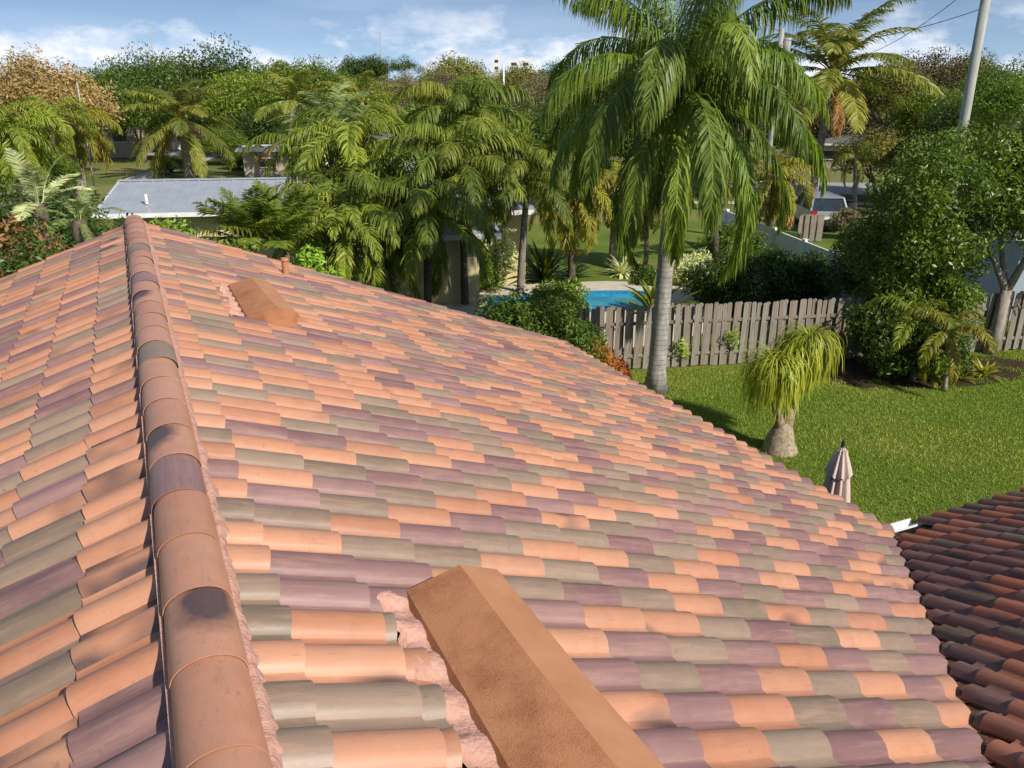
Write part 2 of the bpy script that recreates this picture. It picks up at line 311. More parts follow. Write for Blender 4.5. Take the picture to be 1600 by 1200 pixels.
# ================================================================ SETTING
g = MB(); s_ = 3000
g.add([(-s_, -s_, -0.02), (s_, -s_, -0.02), (s_, s_, -0.02), (-s_, s_, -0.02)], [(0, 1, 2, 3)]); tag(g.build('ground', M_FIELD), kind='structure')
def sheet(name, pts, z, mat): return tag(MB().add([(p[0], p[1], z) for p in pts], [tuple(range(len(pts)))]).build(name, mat), kind='structure')
sheet('lawn', [(-25, -8), (34, -8), (31, 36), (2, 43), (-25, 47)], 0.0, M_GRASS)
_c = gp(1440, 578)
sheet('garden_bed', [(_c[0]+.9634*3.1*math.cos(a_)*(1+.07*math.sin(5*a_))+.268*1.3*math.sin(a_), _c[1]-.268*3.1*math.cos(a_)+.9634*1.3*math.sin(a_)) for a_ in np.linspace(0, 2*math.pi, 40)[:-1]], 0.006, M_MULCH)
def strip(name, a, b, w, z, mat):
    a = np.array(a); b = np.array(b); d = (b-a)/np.linalg.norm(b-a); n = np.array([-d[1], d[0]])*w/2
    return sheet(name, [a-n, b-n, b+n, a+n], z, mat)
strip('street', gp(1000, 290), gp(1750, 300), 7.5, 0.004, M_ROAD)
strip('sidewalk', gp(1000, 316), gp(1750, 321), 1.3, 0.008, M_CONC)
strip('road', gp(-120, 240), gp(420, 238), 9.0, 0.012, M_ROAD)
strip('driveway', gp(205, 284), gp(330, 243), 2.2, 0.016, M_CONC)

# ---- grass blades of the back yard lawn
N = 210000
gx = rng.uniform(7.5, 25, N); gy = rng.uniform(5.6, 17.2, N)
keep = (gy < 16.6-(gx-11)*0.27) & (gy > 5.4+(gx-7.5)*0.06)
bc = np.array(gp(1440, 578)); bu_ = (gx-bc[0])*.9634-(gy-bc[1])*.268; bv_ = (gx-bc[0])*.268+(gy-bc[1])*.9634
keep &= (bu_/2.9)**2+(bv_/1.15)**2 > 1+.25*np.sin(gx*5)+.25*np.sin(gy*7+gx*3)
gx, gy = gx[keep], gy[keep]; N = len(gx)
a = rng.uniform(0, 2*np.pi, N); hgt = rng.uniform(0.025, 0.065, N); w = rng.uniform(0.006, 0.012, N); lean = rng.uniform(0.1, 1.0, N)*hgt; la = rng.uniform(0, 2*np.pi, N)
V = np.stack([np.stack([gx-w*np.cos(a), gy-w*np.sin(a), np.zeros(N)], 1), np.stack([gx+w*np.cos(a), gy+w*np.sin(a), np.zeros(N)], 1), np.stack([gx+lean*np.cos(la), gy+lean*np.sin(la), hgt], 1)], 1).reshape(-1, 3)
ph = np.sin(gx*0.9+1.3*np.sin(gy*0.7))+np.sin(gy*1.3+2*np.sin(gx*0.5))+0.6*np.sin(gx*3.1+gy*2.3)
yel = np.clip(0.20+0.16*ph+rng.normal(0, 0.16, N), 0, 1); br = rng.uniform(0.7, 1.25, N)
tint = np.repeat(np.stack([br, yel, np.zeros(N), np.ones(N)], 1), 3, 0)
tag(obj('grass', mesh('grass', V, np.arange(N*3).reshape(N, 3), [L_GRASS], attrs={'tint': ('C', tint)})), 'short green lawn grass with yellowish patches between house and wooden fence', 'grass', kind='stuff')

# ================================================================ THE HOUSE AND ITS TILED ROOF
RX, RY, PIT, WID, BY = 0.018, 12.62, 0.3655, 6.77, 5.272
CP, SP_, TP = math.cos(PIT), math.sin(PIT), math.tan(PIT)
ZR = EYE-1.75                                # height of the tile crests' plane at the ridge
ZE = ZR-WID*TP
HR = 0.056                                   # height of a roll
ORANGE = [(0.4571, 0.2138, 0.1201), (0.4348, 0.1988, 0.1099), (0.4748, 0.2306, 0.1337), (0.4082, 0.1778, 0.0973)]
PURPLE = [(0.2269, 0.1225, 0.1165), (0.2044, 0.1087, 0.1043), (0.2436, 0.1357, 0.1287), (0.1819, 0.0931, 0.0913)]
GREYT = [(0.2253, 0.1632, 0.1162), (0.2064, 0.1487, 0.1062), (0.2408, 0.1751, 0.1245), (0.1909, 0.1377, 0.0963)]
house = thing('house', 'big house seen from its ridge, roofed in orange, purple and grey-green barrel tiles', 'house', (0, 0, 0))
PR = [(0.0, .013), (.014, .004), (.074, .000), (.080, .004), (.092, .020), (.111, .038), (.138, .052), (.166, .057), (.194, .053), (.218, .041), (.236, .018), (.246, .004)]
ROWW = 0.2335
class Frame:
    def __init__(s, o, down, across, up): s.o, s.d, s.a, s.n = map(np.array, (o, down, across, up))
    def __call__(s, v, u, h): return s.o + s.d*v + s.a*u + s.n*h
OFS = HR+0.012
FR = Frame((RX-SP_*OFS, 0, ZR-CP*OFS), (CP, 0, -SP_), (0, 1, 0), (SP_, 0, CP))
FL = Frame((RX+SP_*OFS, 0, ZR-CP*OFS), (-CP, 0, -SP_), (0, -1, 0), (-SP_, 0, CP))
FWG = Frame((0, BY-SP_*OFS, ZE-CP*OFS), (0, CP, -SP_), (-1, 0, 0), (0, SP_, CP))     # v = 0 at the wing's eave, negative upslope
def tile_geo(fr, s0, s1, u0, rnd):
    """a barrel tile from s0 (upper end) to s1 (lower end)"""
    L = s1-s0; ju, jh, jl, yaw = rnd.gauss(0, .0025), rnd.uniform(-.003, .005), rnd.gauss(0, .006), rnd.gauss(0, .005)
    V, T = [], []
    def row(v, dh, lo):
        for (u, h) in PR:
            vv = v; uu = u+ju+yaw*(v-s0)
            V.append(fr(vv, u0+uu, h*lo+dh)); T.append((u/.246, (v-s0)/max(L, .2), 0))
    n = len(PR)
    row(s0, jh, 1); row(s1+jl, .022+jh, 1)                  # top skin
    row(s1+jl, .022+jh, 1); row(s1+jl, .022-.015+jh, .97)   # lower end face
    row(s0, jh, 1); row(s0, jh-.014, .9)                    # upper end face
    F = []
    for a_, b_, c_ in ((0, 1, 0), (2, 3, 1), (4, 5, 1)):
        for i in range(n-1): F.append((a_*n+i, b_*n+i, b_*n+i+1, a_*n+i+1) if a_ == 0 or a_ == 2 else (a_*n+i+1, b_*n+i+1, b_*n+i, a_*n+i))
    # lip along the right edge
    o = len(V); p0, p1 = V[n-1], V[2*n-1]
    V += [p0, p1, p1-fr.n*.014, p0-fr.n*.014]; T += [(1, 0, 0), (1, 1, 0), (1, 1, 0), (1, 0, 0)]; F.append((o, o+1, o+2, o+3))
    return V, F, T
tiles = []        # (distance, V, F, T, col, flash, rnd)
WING_SHADE = {'o': [(0.300, 0.085, 0.034), (0.340, 0.105, 0.044)], 'p': [(0.145, 0.058, 0.048), (0.120, 0.050, 0.042)], 'g': [(0.130, 0.078, 0.048), (0.110, 0.066, 0.042)]}    # wing tile colours, darkened to carry the shade of a slope turned from sun
def put_tile(fr, s0, s1, u0, kind, rnd, flash=None):
    col = np.array({'o': ORANGE, 'p': PURPLE, 'g': GREYT}[kind][rnd.randrange(4)])*rnd.uniform(.92, 1.07)
    if fr is FWG: col = np.array(WING_SHADE[kind][rnd.randrange(2)])*rnd.uniform(.85, 1.15)
    if flash is None: flash = rnd.choice([.8, 1.0, 1.0]) if (kind == 'o' and rnd.random() < .22) else (rnd.uniform(.15, .3) if rnd.random() < .25 else 0.0)
    V, F, T = tile_geo(fr, s0, s1, u0, rnd)
    c = np.mean(V, 0); d = c-np.array([0, 0, EYE]); z = d@FW
    vis = z > 0.3 and abs(d@RT)/z < .66 and abs(d@UP)/z < .52
    tiles.append((np.linalg.norm(d)+(0 if vis else 1000), V, F, T, col, flash, rnd.uniform(0, 1)))
TR = random.Random(21)
EXP = 0.3745
rowsR = {}                                   # colours of the nearest rows, read row by row (filled below)
for i_, t_ in zip(range(45, 31, -1), 'go?opogpopg gg?gOpogpgo oO?opgpogopo go?gopgpopgpo gp?opoOgpgogp oppogpgOgOgogg ooggogpopgpgpO ggopgoogopopopp opgopggpgogogOO popgopOgpgpgppop oggpgopogpopOppO googpgopoogogpopg oppoopgoggppOOgop ?ogpgopgpgogpgpgo'.split()): rowsR[i_] = t_
def pick(rnd, prev):
    k = rnd.choices('opg', (.40, .30, .30))[0]
    if k == prev and rnd.random() < .35: k = rnd.choices('opg', (.40, .30, .30))[0]
    return k
nrow = 0
u = RY-ROWW*1.0; r_i = 0
while u > -2.0:
    prev = ''
    yc = u+.13
    vx = WID-(BY-yc) if yc < BY else WID+9    # the valley cuts the row here
    smax = min(WID+.03, vx-.005)/CP
    for k in range(-1, 21):
        s1 = .338+EXP*k; s0 = s1-EXP-.055
        if k == -1: continue
        if k == 0: s0 = .095
        if s0 > smax-.05: break
        end = s1
        if k == 19 or s1 > smax-.07: end = smax if yc < BY else WID/CP+.03
        kind = None; fl = None
        if r_i in rowsR and k < len(rowsR[r_i]):
            ch = rowsR[r_i][k]; kind = ch.lower() if ch != '?' else None; fl = (1.0 if ch.isupper() else 0.0)
        kind = kind or pick(TR, prev); prev = kind
        skip = (1.62 < yc < 2.92 and k == 2) or (1.62 < yc < 2.80 and k == 3) or (8.05 < yc < 9.3 and k in (2,))
        if skip and k == 2: put_tile(FR, s0, s0+.055+.05+TR.random()*.06, u, TR.choice('gggo'), TR, 0.)
        if not skip: put_tile(FR, s0, min(end, smax+.02) if yc < BY else end, u, kind, TR, fl)
        if end != s1: break
    u -= ROWW; r_i += 1
# left slope: u runs towards -Y
u = -(RY)-0.0
while u < 1.8:
    prev = ''
    for k in range(0, 19):
        s1 = .465+.375*k; s0 = s1-.375-.055
        if k == 0: s0 = .130
        kind = pick(TR, prev); kind = 'o' if (kind != 'o' and TR.random() < .16) else kind; prev = kind
        put_tile(FL, s0, s1, u, kind, TR)
    u += ROWW
# the wing's slope that falls away towards the lawn
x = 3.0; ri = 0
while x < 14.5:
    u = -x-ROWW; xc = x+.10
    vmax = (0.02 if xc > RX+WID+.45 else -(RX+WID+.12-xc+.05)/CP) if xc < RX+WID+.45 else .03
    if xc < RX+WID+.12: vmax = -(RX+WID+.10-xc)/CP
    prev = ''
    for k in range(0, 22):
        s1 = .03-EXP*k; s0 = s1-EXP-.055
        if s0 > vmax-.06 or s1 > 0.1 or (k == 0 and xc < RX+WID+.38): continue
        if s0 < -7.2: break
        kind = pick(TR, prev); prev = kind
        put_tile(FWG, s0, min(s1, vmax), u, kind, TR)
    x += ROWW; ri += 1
tiles.sort(key=lambda t: t[0])
def tile_attrs(ts):
    V, F, C, T = [], [], [], []; o = 0
    for (_, v, f, t, col, fl, rn) in ts:
        V += v; F += [tuple(i+o for i in q) for q in f]; C += [(*col, fl)]*len(v); T += [(a_, b_, rn) for (a_, b_, _c) in t]; o += len(v)
    return V, F, C, T
for t in tiles[:300]:
    V, F, C, T = tile_attrs([t])
    obj('roof_tile', mesh('roof_tile', V, F, [M_TILE], smooth=True, attrs={'col': ('C', C), 'tuv': ('V', T)}), house)
V, F, C, T = tile_attrs(tiles[300:])
o = obj('roof_tiles', mesh('roof_tiles', V, np.array(F, dtype=np.int32), [M_TILE], smooth=True, attrs={'col': ('C', C), 'tuv': ('V', T)}), house); o['kind'] = 'stuff'

# ---- deck boards under the tiles, walls, soffits, fascias
dk = MB()
e = .012
def quad(fr, s0, s1, u0, u1, h, mb, m=0): mb.add([fr(s0, u0, h), fr(s1, u0, h), fr(s1, u1, h), fr(s0, u1, h)], [(0, 1, 2, 3)], m)
quad(FR, 0, WID/CP-.02, BY-.12, RY-.03, -e, dk)
dk.add([FR(0, -1.4, -e), FR((WID-BY-1.4)/CP, -1.4, -e), FR((WID-.12)/CP, BY-.12, -e), FR(0, BY-.12, -e)], [(0, 1, 2, 3)])
quad(FL, 0, 7.25, -RY+.03, 2, -e, dk)
dk.add([FWG(-7.2, -14.4, -e), FWG(0, -14.4, -e), FWG(0, -(RX+WID), -e), FWG(-7.2, -(RX+WID-7.2*CP), -e)], [(0, 1, 2, 3)])
dk.build('roof_deck', M_DARK, house)
vl = MB()                                   # dark valley metal
for sgn in (0, 1):
    pts = []
    for k in (0., 6.6):
        x0, y0 = RX+WID-k, BY-k; z0 = ZE+k*TP-OFS/CP+.004
        pts += [(x0, y0, z0)]
    ox, oy = ((-.16, 0.) if sgn == 0 else (0., -.16))
    a0, a1 = pts; vl.add([a0, a1, (a1[0]+ox, a1[1]+oy, a1[2]+.16*TP), (a0[0]+ox, a0[1]+oy, a0[2]+.16*TP)], [(0, 1, 2, 3)])
vl.build('valley_flashing', M_CLOSURE, house)
wl = MB(); zt = ZE-OFS-.22
wl.box((RX, (RY-1+-4)/2, zt/2), (2*(WID-.75), RY-.9+4, zt)); wl.box((10.2, 1.0, zt/2), (8.2, 7.0, zt-.01))
wl.build('wall', M_CREAM, house)
gb = MB()                                   # gable end triangle
yg = RY-.52
gb.add([(RX-WID+.6, yg, zt), (RX+WID-.6, yg, zt), (RX, yg, ZR-OFS-.15)], [(0, 1, 2)]); gb.build('gable', M_CREAM, house)
sf = MB()
for sx in (-1, 1): sf.box((RX+sx*(WID-.42), (RY-3)/2+(2.6 if sx > 0 else 0)+.0, zt+.02), (.8, (RY+3) if sx < 0 else RY-BY+0.1, .03))
sf.box((10.6, BY-.42, zt+.02), (7.6, .8, .03)); sf.build('soffit', M_WHITE, house)
fs = MB()
def bar(mb, p, q, w, h, m=0):
    p, q = np.array(p, float), np.array(q, float); d = q-p; L = np.linalg.norm(d); d /= L; s2 = np.cross(d, (0, 0, 1)); s2 /= np.linalg.norm(s2); uu = np.cross(s2, d)
    P = [p+s2*a*w/2+uu*b*h/2 + (d*L if c else 0) for c in (0, 1) for a in (-1, 1) for b in (-1, 1)]
    return mb.add(P, [(0, 1, 3, 2), (4, 6, 7, 5), (0, 4, 5, 1), (2, 3, 7, 6), (0, 2, 6, 4), (1, 5, 7, 3)], m)
zf = ZE-OFS-.12
bar(fs, (RX+WID-.03, BY+.02, zf), (RX+WID-.03, RY-.05, zf), .03, .2); bar(fs, (RX-WID+.03, -3, zf), (RX-WID+.03, RY-.05, zf), .03, .2)
for sx in (-1, 1): bar(fs, (RX+sx*.05, RY-.04, ZR-OFS-.10), (RX+sx*(WID-.05), RY-.04, zf+.01), .03, .17)
bar(fs, (RX+WID, BY-.03, zf), (14.4, BY-.03, zf), .03, .2); fs.build('fascia', M_WHITE, house)
gt = MB()
def gutter(mb, a, b, out):
    a, b, out = map(lambda q: np.array(q, float), (a, b, out)); prof = [(.0, .05), (.0, -.06), (.09, -.06), (.125, .03), (.135, .05), (.120, .05), (.085, -.045), (.012, -.045), (.012, .05)]
    V = [p+out*i+np.array((0, 0, j)) for p in (a, b) for (i, j) in prof]; n = len(prof)
    mb.add(V, [(i, (i+1) % n, n+(i+1) % n, n+i) for i in range(n)]+[tuple(range(n-1, -1, -1)), tuple(range(n, 2*n))])
gutter(gt, (RX+WID-.10, BY-.03, zf+.0), (14.4, BY-.03, zf+.0), (0, 1, 0)); gt.build('gutter', M_WHITE, house)
g3 = MB(); gutter(g3, (RX+WID+.02, BY-.02, zf+.075), (RX+WID+.42, BY-.02, zf+.075), (0, 1, 0)); g3.build('gutter', M_WHITE, house)
g2 = MB(); gutter(g2, (RX+WID, BY+.16, zf+.02), (RX+WID, RY-.1, zf+.02), (1, 0, 0)); g2.build('gutter', M_WHITE, house)

# ---- ridge caps: half-round, each near end lying over the next
CAPE = .4155
capcols = {0: ('o', 0), 1: ('o', .0), 2: ('o', 2.), 3: ('o', 0), 4: ('o', 0), 5: ('p', 0), 6: ('o', 2.), 7: ('o', 0), 8: ('o', 0), 9: ('o', 0), 10: ('g', 0), 12: ('o', 0), 14: ('o', 2.), 16: ('p', 0), 20: ('g', .0)}
CAPO = [(0.4732, 0.2279, 0.1382), (0.4472, 0.2098, 0.1253), (0.4888, 0.2416, 0.149)]
y = 1.925-CAPE*4; ci = -3
caps_r = random.Random(3)
while y < RY-.05:
    kind, fl = capcols.get(ci, ('o', 0)); col = np.array({'o': CAPO[ci % 3], 'p': PURPLE[2], 'g': GREYT[2]}[kind])*caps_r.uniform(.96, 1.04)
    V, T, F = [], [], []; n = 16
    yend = min(y+CAPE+.05, RY+.0)
    jx = caps_r.uniform(-.004, .004); ja = caps_r.uniform(-.006, .006)
    rings = [(y, .1225, .102, .0065), (y+.1, .1220, .1016, .005), (y+.2, .1212, .1010, .004), (yend, .119, .099, .001)]
    for (yy, rw, rh, dz) in rings:
        for j in range(n+1):
            w_ = math.pi*j/n; V.append((RX+jx+ja*(yy-y)-rw*math.cos(w_), yy, ZR-.045+dz+rh*math.sin(w_)**.86)); T.append((j/n*1.3, (yy-y)/CAPE, 0))
    nr = len(rings); m_ = n+1
    F += [(i*m_+j, i*m_+j+1, (i+1)*m_+j+1, (i+1)*m_+j) for i in range(nr-1) for j in range(n)]
    o0 = len(V)                            # thickness of the near end
    for (k_, sh) in ((0, 1.0), (0, .972)):
        for j in range(n+1):
            w_ = math.pi*j/n; rw, rh = .1225*sh, .102*sh; V.append((RX+jx-rw*math.cos(w_), y, ZR-.045+.0065+rh*math.sin(w_)**.86)); T.append((j/n, 0, 0))
    F += [(o0+j, o0+m_+j, o0+m_+j+1, o0+j+1) for j in range(n)]
    obj('ridge_cap', mesh('ridge_cap', V, F, [M_TILE], smooth=True, attrs={'col': ('C', [(*col, fl)]*len(V)), 'tuv': ('V', [(a_, b_, {2: .62, 6: .15, 14: .2}.get(ci, ci*.13 % 1)) for a_, b_, _ in T])}), house)
    y += CAPE; ci += 1
# ---- rough mortar bead right of the caps, closure board left of them
def bead(name, x0, x1, zin, zout, mat, seed, amp=.0042):
    rr = np.random.default_rng(seed); ys = np.arange(-.2, RY-.02, .022); K = 7; n = len(ys)
    wob = np.convolve(rr.normal(0, 1, n+8), np.ones(9)/3, 'same')[:n]; V = []
    for i, yy in enumerate(ys):
        for j in range(K):
            t = j/(K-1); xx = x0+(x1-x0+wob[i]*.010)*t; zz_ = zin+(zout-zin)*t+math.sin(math.pi*min(1, t*1.0))*.022
            V.append((xx+rr.normal(0, amp*.25), yy+rr.normal(0, .004), zz_+rr.normal(0, amp*.35)))
    F = [(i*K+j, i*K+j+1, (i+1)*K+j+1, (i+1)*K+j) for i in range(n-1) for j in range(K-1)]
    return obj(name, mesh(name, V, F, [mat], smooth=True), house)
bead('mortar', RX+.108, RX+.162, ZR-.040, ZR-.080, M_MORTAR, 1)
bead('ridge_closure', RX-.112, RX-.124, ZR-.038, ZR-.125, M_CLOSURE, 2, .006)
lip = MB(); bar(lip, (RX-.126, -.2, ZR-.042), (RX-.126, RY, ZR-.042), .012, .010); lip.build('ridge_trim', M_MORTAR, house)
# ---- attic vents: low metal hoods
def roof_vent(y0, y1, label, seed):
    rv = obj('roof_vent', None, house); rv.empty_display_size = .2; rv['label'] = label
    f = lambda X, yy, h: FR((X-RX)/CP, yy, OFS+h)     # X along, height above the crest plane
    sec = lambda yy, dx=0.: [f(.845, yy, -.05), f(.858, yy, .0), f(1.055+dx, yy, .150), f(1.235+dx, yy, .148), f(1.262+dx, yy, .130), f(1.262+dx, yy, .03), f(1.20, yy, -.05)]
    a_, b_, c_ = sec(y1), sec((y0+y1)/2+.02, .012), sec(y0, .045); n = len(a_)
    mb = MB(); mb.add(a_+b_+c_, [(k*n+i+1, k*n+i, (k+1)*n+i, (k+1)*n+i+1) for i in (0, 1) for k in (0, 1)]); mb.add(a_, [tuple(range(n))]); mb.add(c_, [tuple(range(n-1, -1, -1))])
    mb.build('hood_back', M_VENT, rv)
    mb = MB(); mb.add(a_+b_+c_, [(k*n+i+1, k*n+i, (k+1)*n+i, (k+1)*n+i+1) for i in (2, 3, 4, 5) for k in (0, 1)]); mb.build('hood_top', M_VENTLITE, rv)
    # torn mortar apron over the cut tiles on the upslope side
    rr = np.random.default_rng(seed); K = 9; ys = np.arange(y0-.1, y1+.07, .02); V = []; n = len(ys); F = []
    for i, yy in enumerate(ys):
        ph_ = ((RY-yy) / ROWW) % 1.0; left = .735+.028*math.sin(yy*27)+.016*math.sin(yy*61+1)+rr.normal(0, .005)+rr.normal(0, .007)
        if yy > y1-.05: left += (yy-y1+.05)*1.1
        roll = HR*max(0, math.sin(math.pi*min(1, max(0, (1-ph_-.3)/.65))))
        for j in range(K):
            t = j/(K-1); X = left+(.90-left)*t
            h = -OFS+.018+roll*(.9-.85*t)+.03*t+rr.normal(0, .0012) - (.02 if j == 0 else 0)
            V.append(FR((X-RX)/CP, yy, OFS+h))
    F = [(i*K+j, i*K+j+1, (i+1)*K+j+1, (i+1)*K+j) for i in range(n-1) for j in range(K-1)]
    obj('mortar_apron', mesh('mortar_apron', V, F, [M_MORTAR], smooth=True), rv)
roof_vent(1.55, 2.98, 'near terracotta hood vent on the right slope', 4)
roof_vent(7.95, 9.38, 'far terracotta hood vent on the right slope', 5)
pv = MB(); p0 = FR(1.95, 11.55, .03); pv.tube([p0, p0+np.array((0, 0, .20))], .045, 12); pv.tube([p0+np.array((0, 0, .2)), p0+np.array((0, 0, .235))], [.06, .05], 12); pv.build('vent_pipe', M_VENTLITE, house, smooth=False)

# ================================================================ VEGETATION BUILDERS
def frond_mesh(name, L, elev, bend, npair, ll, wid, mat, seed, droop=.5, side=1.0, plum=.25, yellow=.1, ytip=.3, fwd=.5, petiole=.12, rach=.022, nseg=3, power=1.3):
    """one feather leaf: rachis from the origin along +X (elev, bends by gravity), paired leaflets"""
    rr = np.random.default_rng(seed); K = 14; th = elev; p = np.zeros(3); pts = [p.copy()]; ds = L/K; tang = []
    lat = rr.normal(0, .05)
    for i in range(K):
        s = (i+.5)/K; th = elev-bend*s**power; t = np.array([math.cos(th), lat*s, math.sin(th)]); t /= np.linalg.norm(t); tang.append(t); p = p+t*ds; pts.append(p.copy())
    tang.append(tang[-1]); pts = np.array(pts); tang = np.array(tang)
    V, F, C = [], [], []
    # rachis: triangular tube
    for i in range(K+1):
        r0 = rach*(1-.85*i/K); t = tang[i]; sd = np.cross(t, (0, 0, 1)); sd /= np.linalg.norm(sd)+1e-9; up = np.cross(sd, t)
        V += [pts[i]+sd*r0, pts[i]-sd*r0, pts[i]-up*r0*1.2]; C += [(1.1, min(1, yellow+.45), 0, 1)]*3
    for i in range(K):
        a_, b_ = 3*i, 3*i+3
        for j in range(3): F.append((a_+j, b_+j, b_+(j+1) % 3, a_+(j+1) % 3))
    for i in range(npair):
        s = petiole+(1-petiole)*(i+.5)/npair; x_ = s*K; k = min(int(x_), K-1); f_ = x_-k; P = pts[k]*(1-f_)+pts[k+1]*f_; t = tang[k]
        sd = np.cross(t, (0, 0, 1)); sd /= np.linalg.norm(sd)+1e-9; up = np.cross(sd, t)
        q = (s-petiole)/(1-petiole); l0 = ll*(math.sin(math.pi*(0.12+.80*q))**.7)*(1.0 if q < .75 else 1-(q-.75)*1.2)
        for sg in (-1, 1):
            l = l0*rr.uniform(.82, 1.1); d = sd*sg*side+t*(fwd+.5*q)*rr.uniform(.75, 1.25)+up*rr.normal(.12, plum); d /= np.linalg.norm(d)
            pt = P.copy(); w0 = wid*rr.uniform(.8, 1.15); wv = np.cross(d, np.cross(sd, t)); wv = t*(.9)+up*rr.normal(0, .35); wv -= d*(wv@d); wv /= np.linalg.norm(wv)+1e-9
            o_ = len(V); ye = min(1, max(0, yellow+rr.normal(0, .10))); br = rr.uniform(.75, 1.2); dr = droop*rr.uniform(.7, 1.3)
            ws = [.55, 1.0, .75, .0] if nseg == 3 else [.7, 1.0, 0.]
            for m in range(nseg+1):
                ww = wv*w0*ws[m]*.5
                V.append(pt-ww); cc = (br, min(1, ye+ytip*(m/nseg)**2), 0, 1); C.append(cc)
                if m < nseg: V.append(pt+ww); C.append(cc)
                d = d+np.array((0, 0, -dr*(m+1)*.55)); d /= np.linalg.norm(d); pt = pt+d*l/nseg
            for m in range(nseg-1): F.append((o_+2*m, o_+2*m+1, o_+2*m+3, o_+2*m+2))
            F.append((o_+2*nseg-2, o_+2*nseg-1, o_+2*nseg))
    return mesh(name, V, F, [mat], smooth=False, attrs={'tint': ('C', C)})
def frond_set(key, elevs, bendf, mat, nvar=2, **k):
    out = []
    for i, e_ in enumerate(elevs):
        for v in range(nvar): out.append((e_, frond_mesh(key+'_frond', elev=math.radians(e_), bend=bendf(e_), seed=hash_(key)+i*7+v, mat=mat, **k)))
    return out
def hash_(s): return sum(ord(c)*(i+3) for i, c in enumerate(s)) % 9973
def trunk_mesh(name, base_r, top_r, H, lean, mat, flare=1.5, n=12, curve=.5, seed=0):
    rr = random.Random(seed); k = 12; pts, rad = [], []
    for i in range(k+1):
        t = i/k; b = t**(1+curve); pts.append((lean[0]*b, lean[1]*b, H*t)); r0 = base_r+(top_r-base_r)*t; r0 *= 1+(flare-1)*max(0, 1-t*9)**2; rad.append(r0*rr.uniform(.97, 1.03))
    return pts, rad
def palm(name, label, base, H, lean, r, fset, nf, scale, tmat, group=None, crownshaft=None, seed=0, azs=None, dead=None, boots=None, elevr=None, fsc=(.85, 1.1)):
    rr = random.Random(seed); P = thing(name, label, 'palm tree', (base[0], base[1], 0), 0, group)
    pts, rad = trunk_mesh('trunk', r[0], r[1], H, lean, tmat, seed=seed); MB().tube(pts, rad, 12).build('trunk', tmat, P, smooth=True)
    top = np.array(pts[-1])
    if boots:
        mb = MB()
        for i in range(boots[0]):
            a_ = i*2.4; t = i/boots[0]; z0 = top[2]-boots[1]*(1-t); c_ = np.array((lean[0]*((z0/H)**1.5), lean[1]*((z0/H)**1.5), z0)); d = np.array((math.cos(a_), math.sin(a_), 0))
            mb.tube([c_+d*r[1]*.6, c_+d*(r[1]*1.3)+np.array((0, 0, .14)), c_+d*(r[1]*1.9)+np.array((0, 0, .32))], [.05, .04, .02], 5)
        mb.build('leaf_bases', M_DTRUNK, P)
    if crownshaft:
        MB().tube([top-np.array((0, 0, .05)), top+np.array((0, 0, crownshaft*.5)), top+np.array((0, 0, crownshaft))], [r[1]*1.15, r[1]*1.2, r[1]*.6], 10).build('crownshaft', M_SHAFT, P, smooth=True); top = top+np.array((0, 0, crownshaft*.9))
    for i in range(nf):
        if azs: a_ = math.radians(azs[i % len(azs)])+rr.uniform(-.15, .15)
        else: a_ = i*2.39996+rr.uniform(-.25, .25)
        t = (i+.5)/nf
        e_, me = fset[min(len(fset)-1, int(t*len(fset)))] if not elevr else rr.choice(fset)
        sc = scale*rr.uniform(*fsc)*(.85 if t < .1 else 1)
        obj('frond', me, P, tuple(top+np.array((math.cos(a_), math.sin(a_), 0))*r[1]*.5), (0, rr.uniform(-.08, .08), a_), sc)
    if dead:
        for i in range(dead[1]):
            a_ = rr.uniform(0, 6.28) if len(dead) < 3 else math.radians(dead[2][i]); obj('dead_frond', dead[0], P, tuple(top), (0, 0, a_), scale*rr.uniform(.7, .95))
    return P
M_SHAFT = simple('green_crownshaft', (0.13, 0.19, 0.07), (0.18, 0.21, 0.08), 6, 0.5)

def leafcloud(cen, rad, n, size, rr, out=.62, squash=1.0, yl=(.25, .25), br=(.7, 1.25)):
    """leaves spread over blobs: cen (k,3), rad (k,)"""
    k = len(cen); w_ = rad**2/np.sum(rad**2); b = rr.choice(k, n, p=w_); d = rr.normal(0, 1, (n, 3)); d /= np.linalg.norm(d, axis=1)[:, None]
    rho = np.where(rr.random(n) < .75, rr.uniform(.75, 1.08, n), rr.uniform(.2, .8, n)); P = cen[b]+d*(rad[b]*rho)[:, None]*np.array([1, 1, squash])
    nn = d*out+rr.normal(0, .55, (n, 3))+np.array([0, 0, .35]); nn /= np.linalg.norm(nn, axis=1)[:, None]
    ax = np.cross(nn, rr.normal(0, 1, (n, 3))); ax /= np.linalg.norm(ax, axis=1)[:, None]+1e-9; ay = np.cross(nn, ax)
    l = size*rr.uniform(.65, 1.3, n)[:, None]; ww = l*rr.uniform(.28, .42, (n, 1))
    V = np.stack([P-ax*l, P+ay*ww-nn*l*.12, P+ax*l-nn*l*.25, P-ay*ww-nn*l*.12], 1).reshape(-1, 3); F = np.arange(4*n).reshape(n, 4)
    bb = rr.uniform(.88, 1.12, k)[b]*rr.uniform(br[0], br[1], n); by = np.clip(rr.uniform(0, yl[0], k)[b]+rr.uniform(0, yl[1], n), 0, 1)
    C = np.repeat(np.stack([bb, by, np.zeros(n), np.ones(n)], 1), 4, 0); return V, F, C
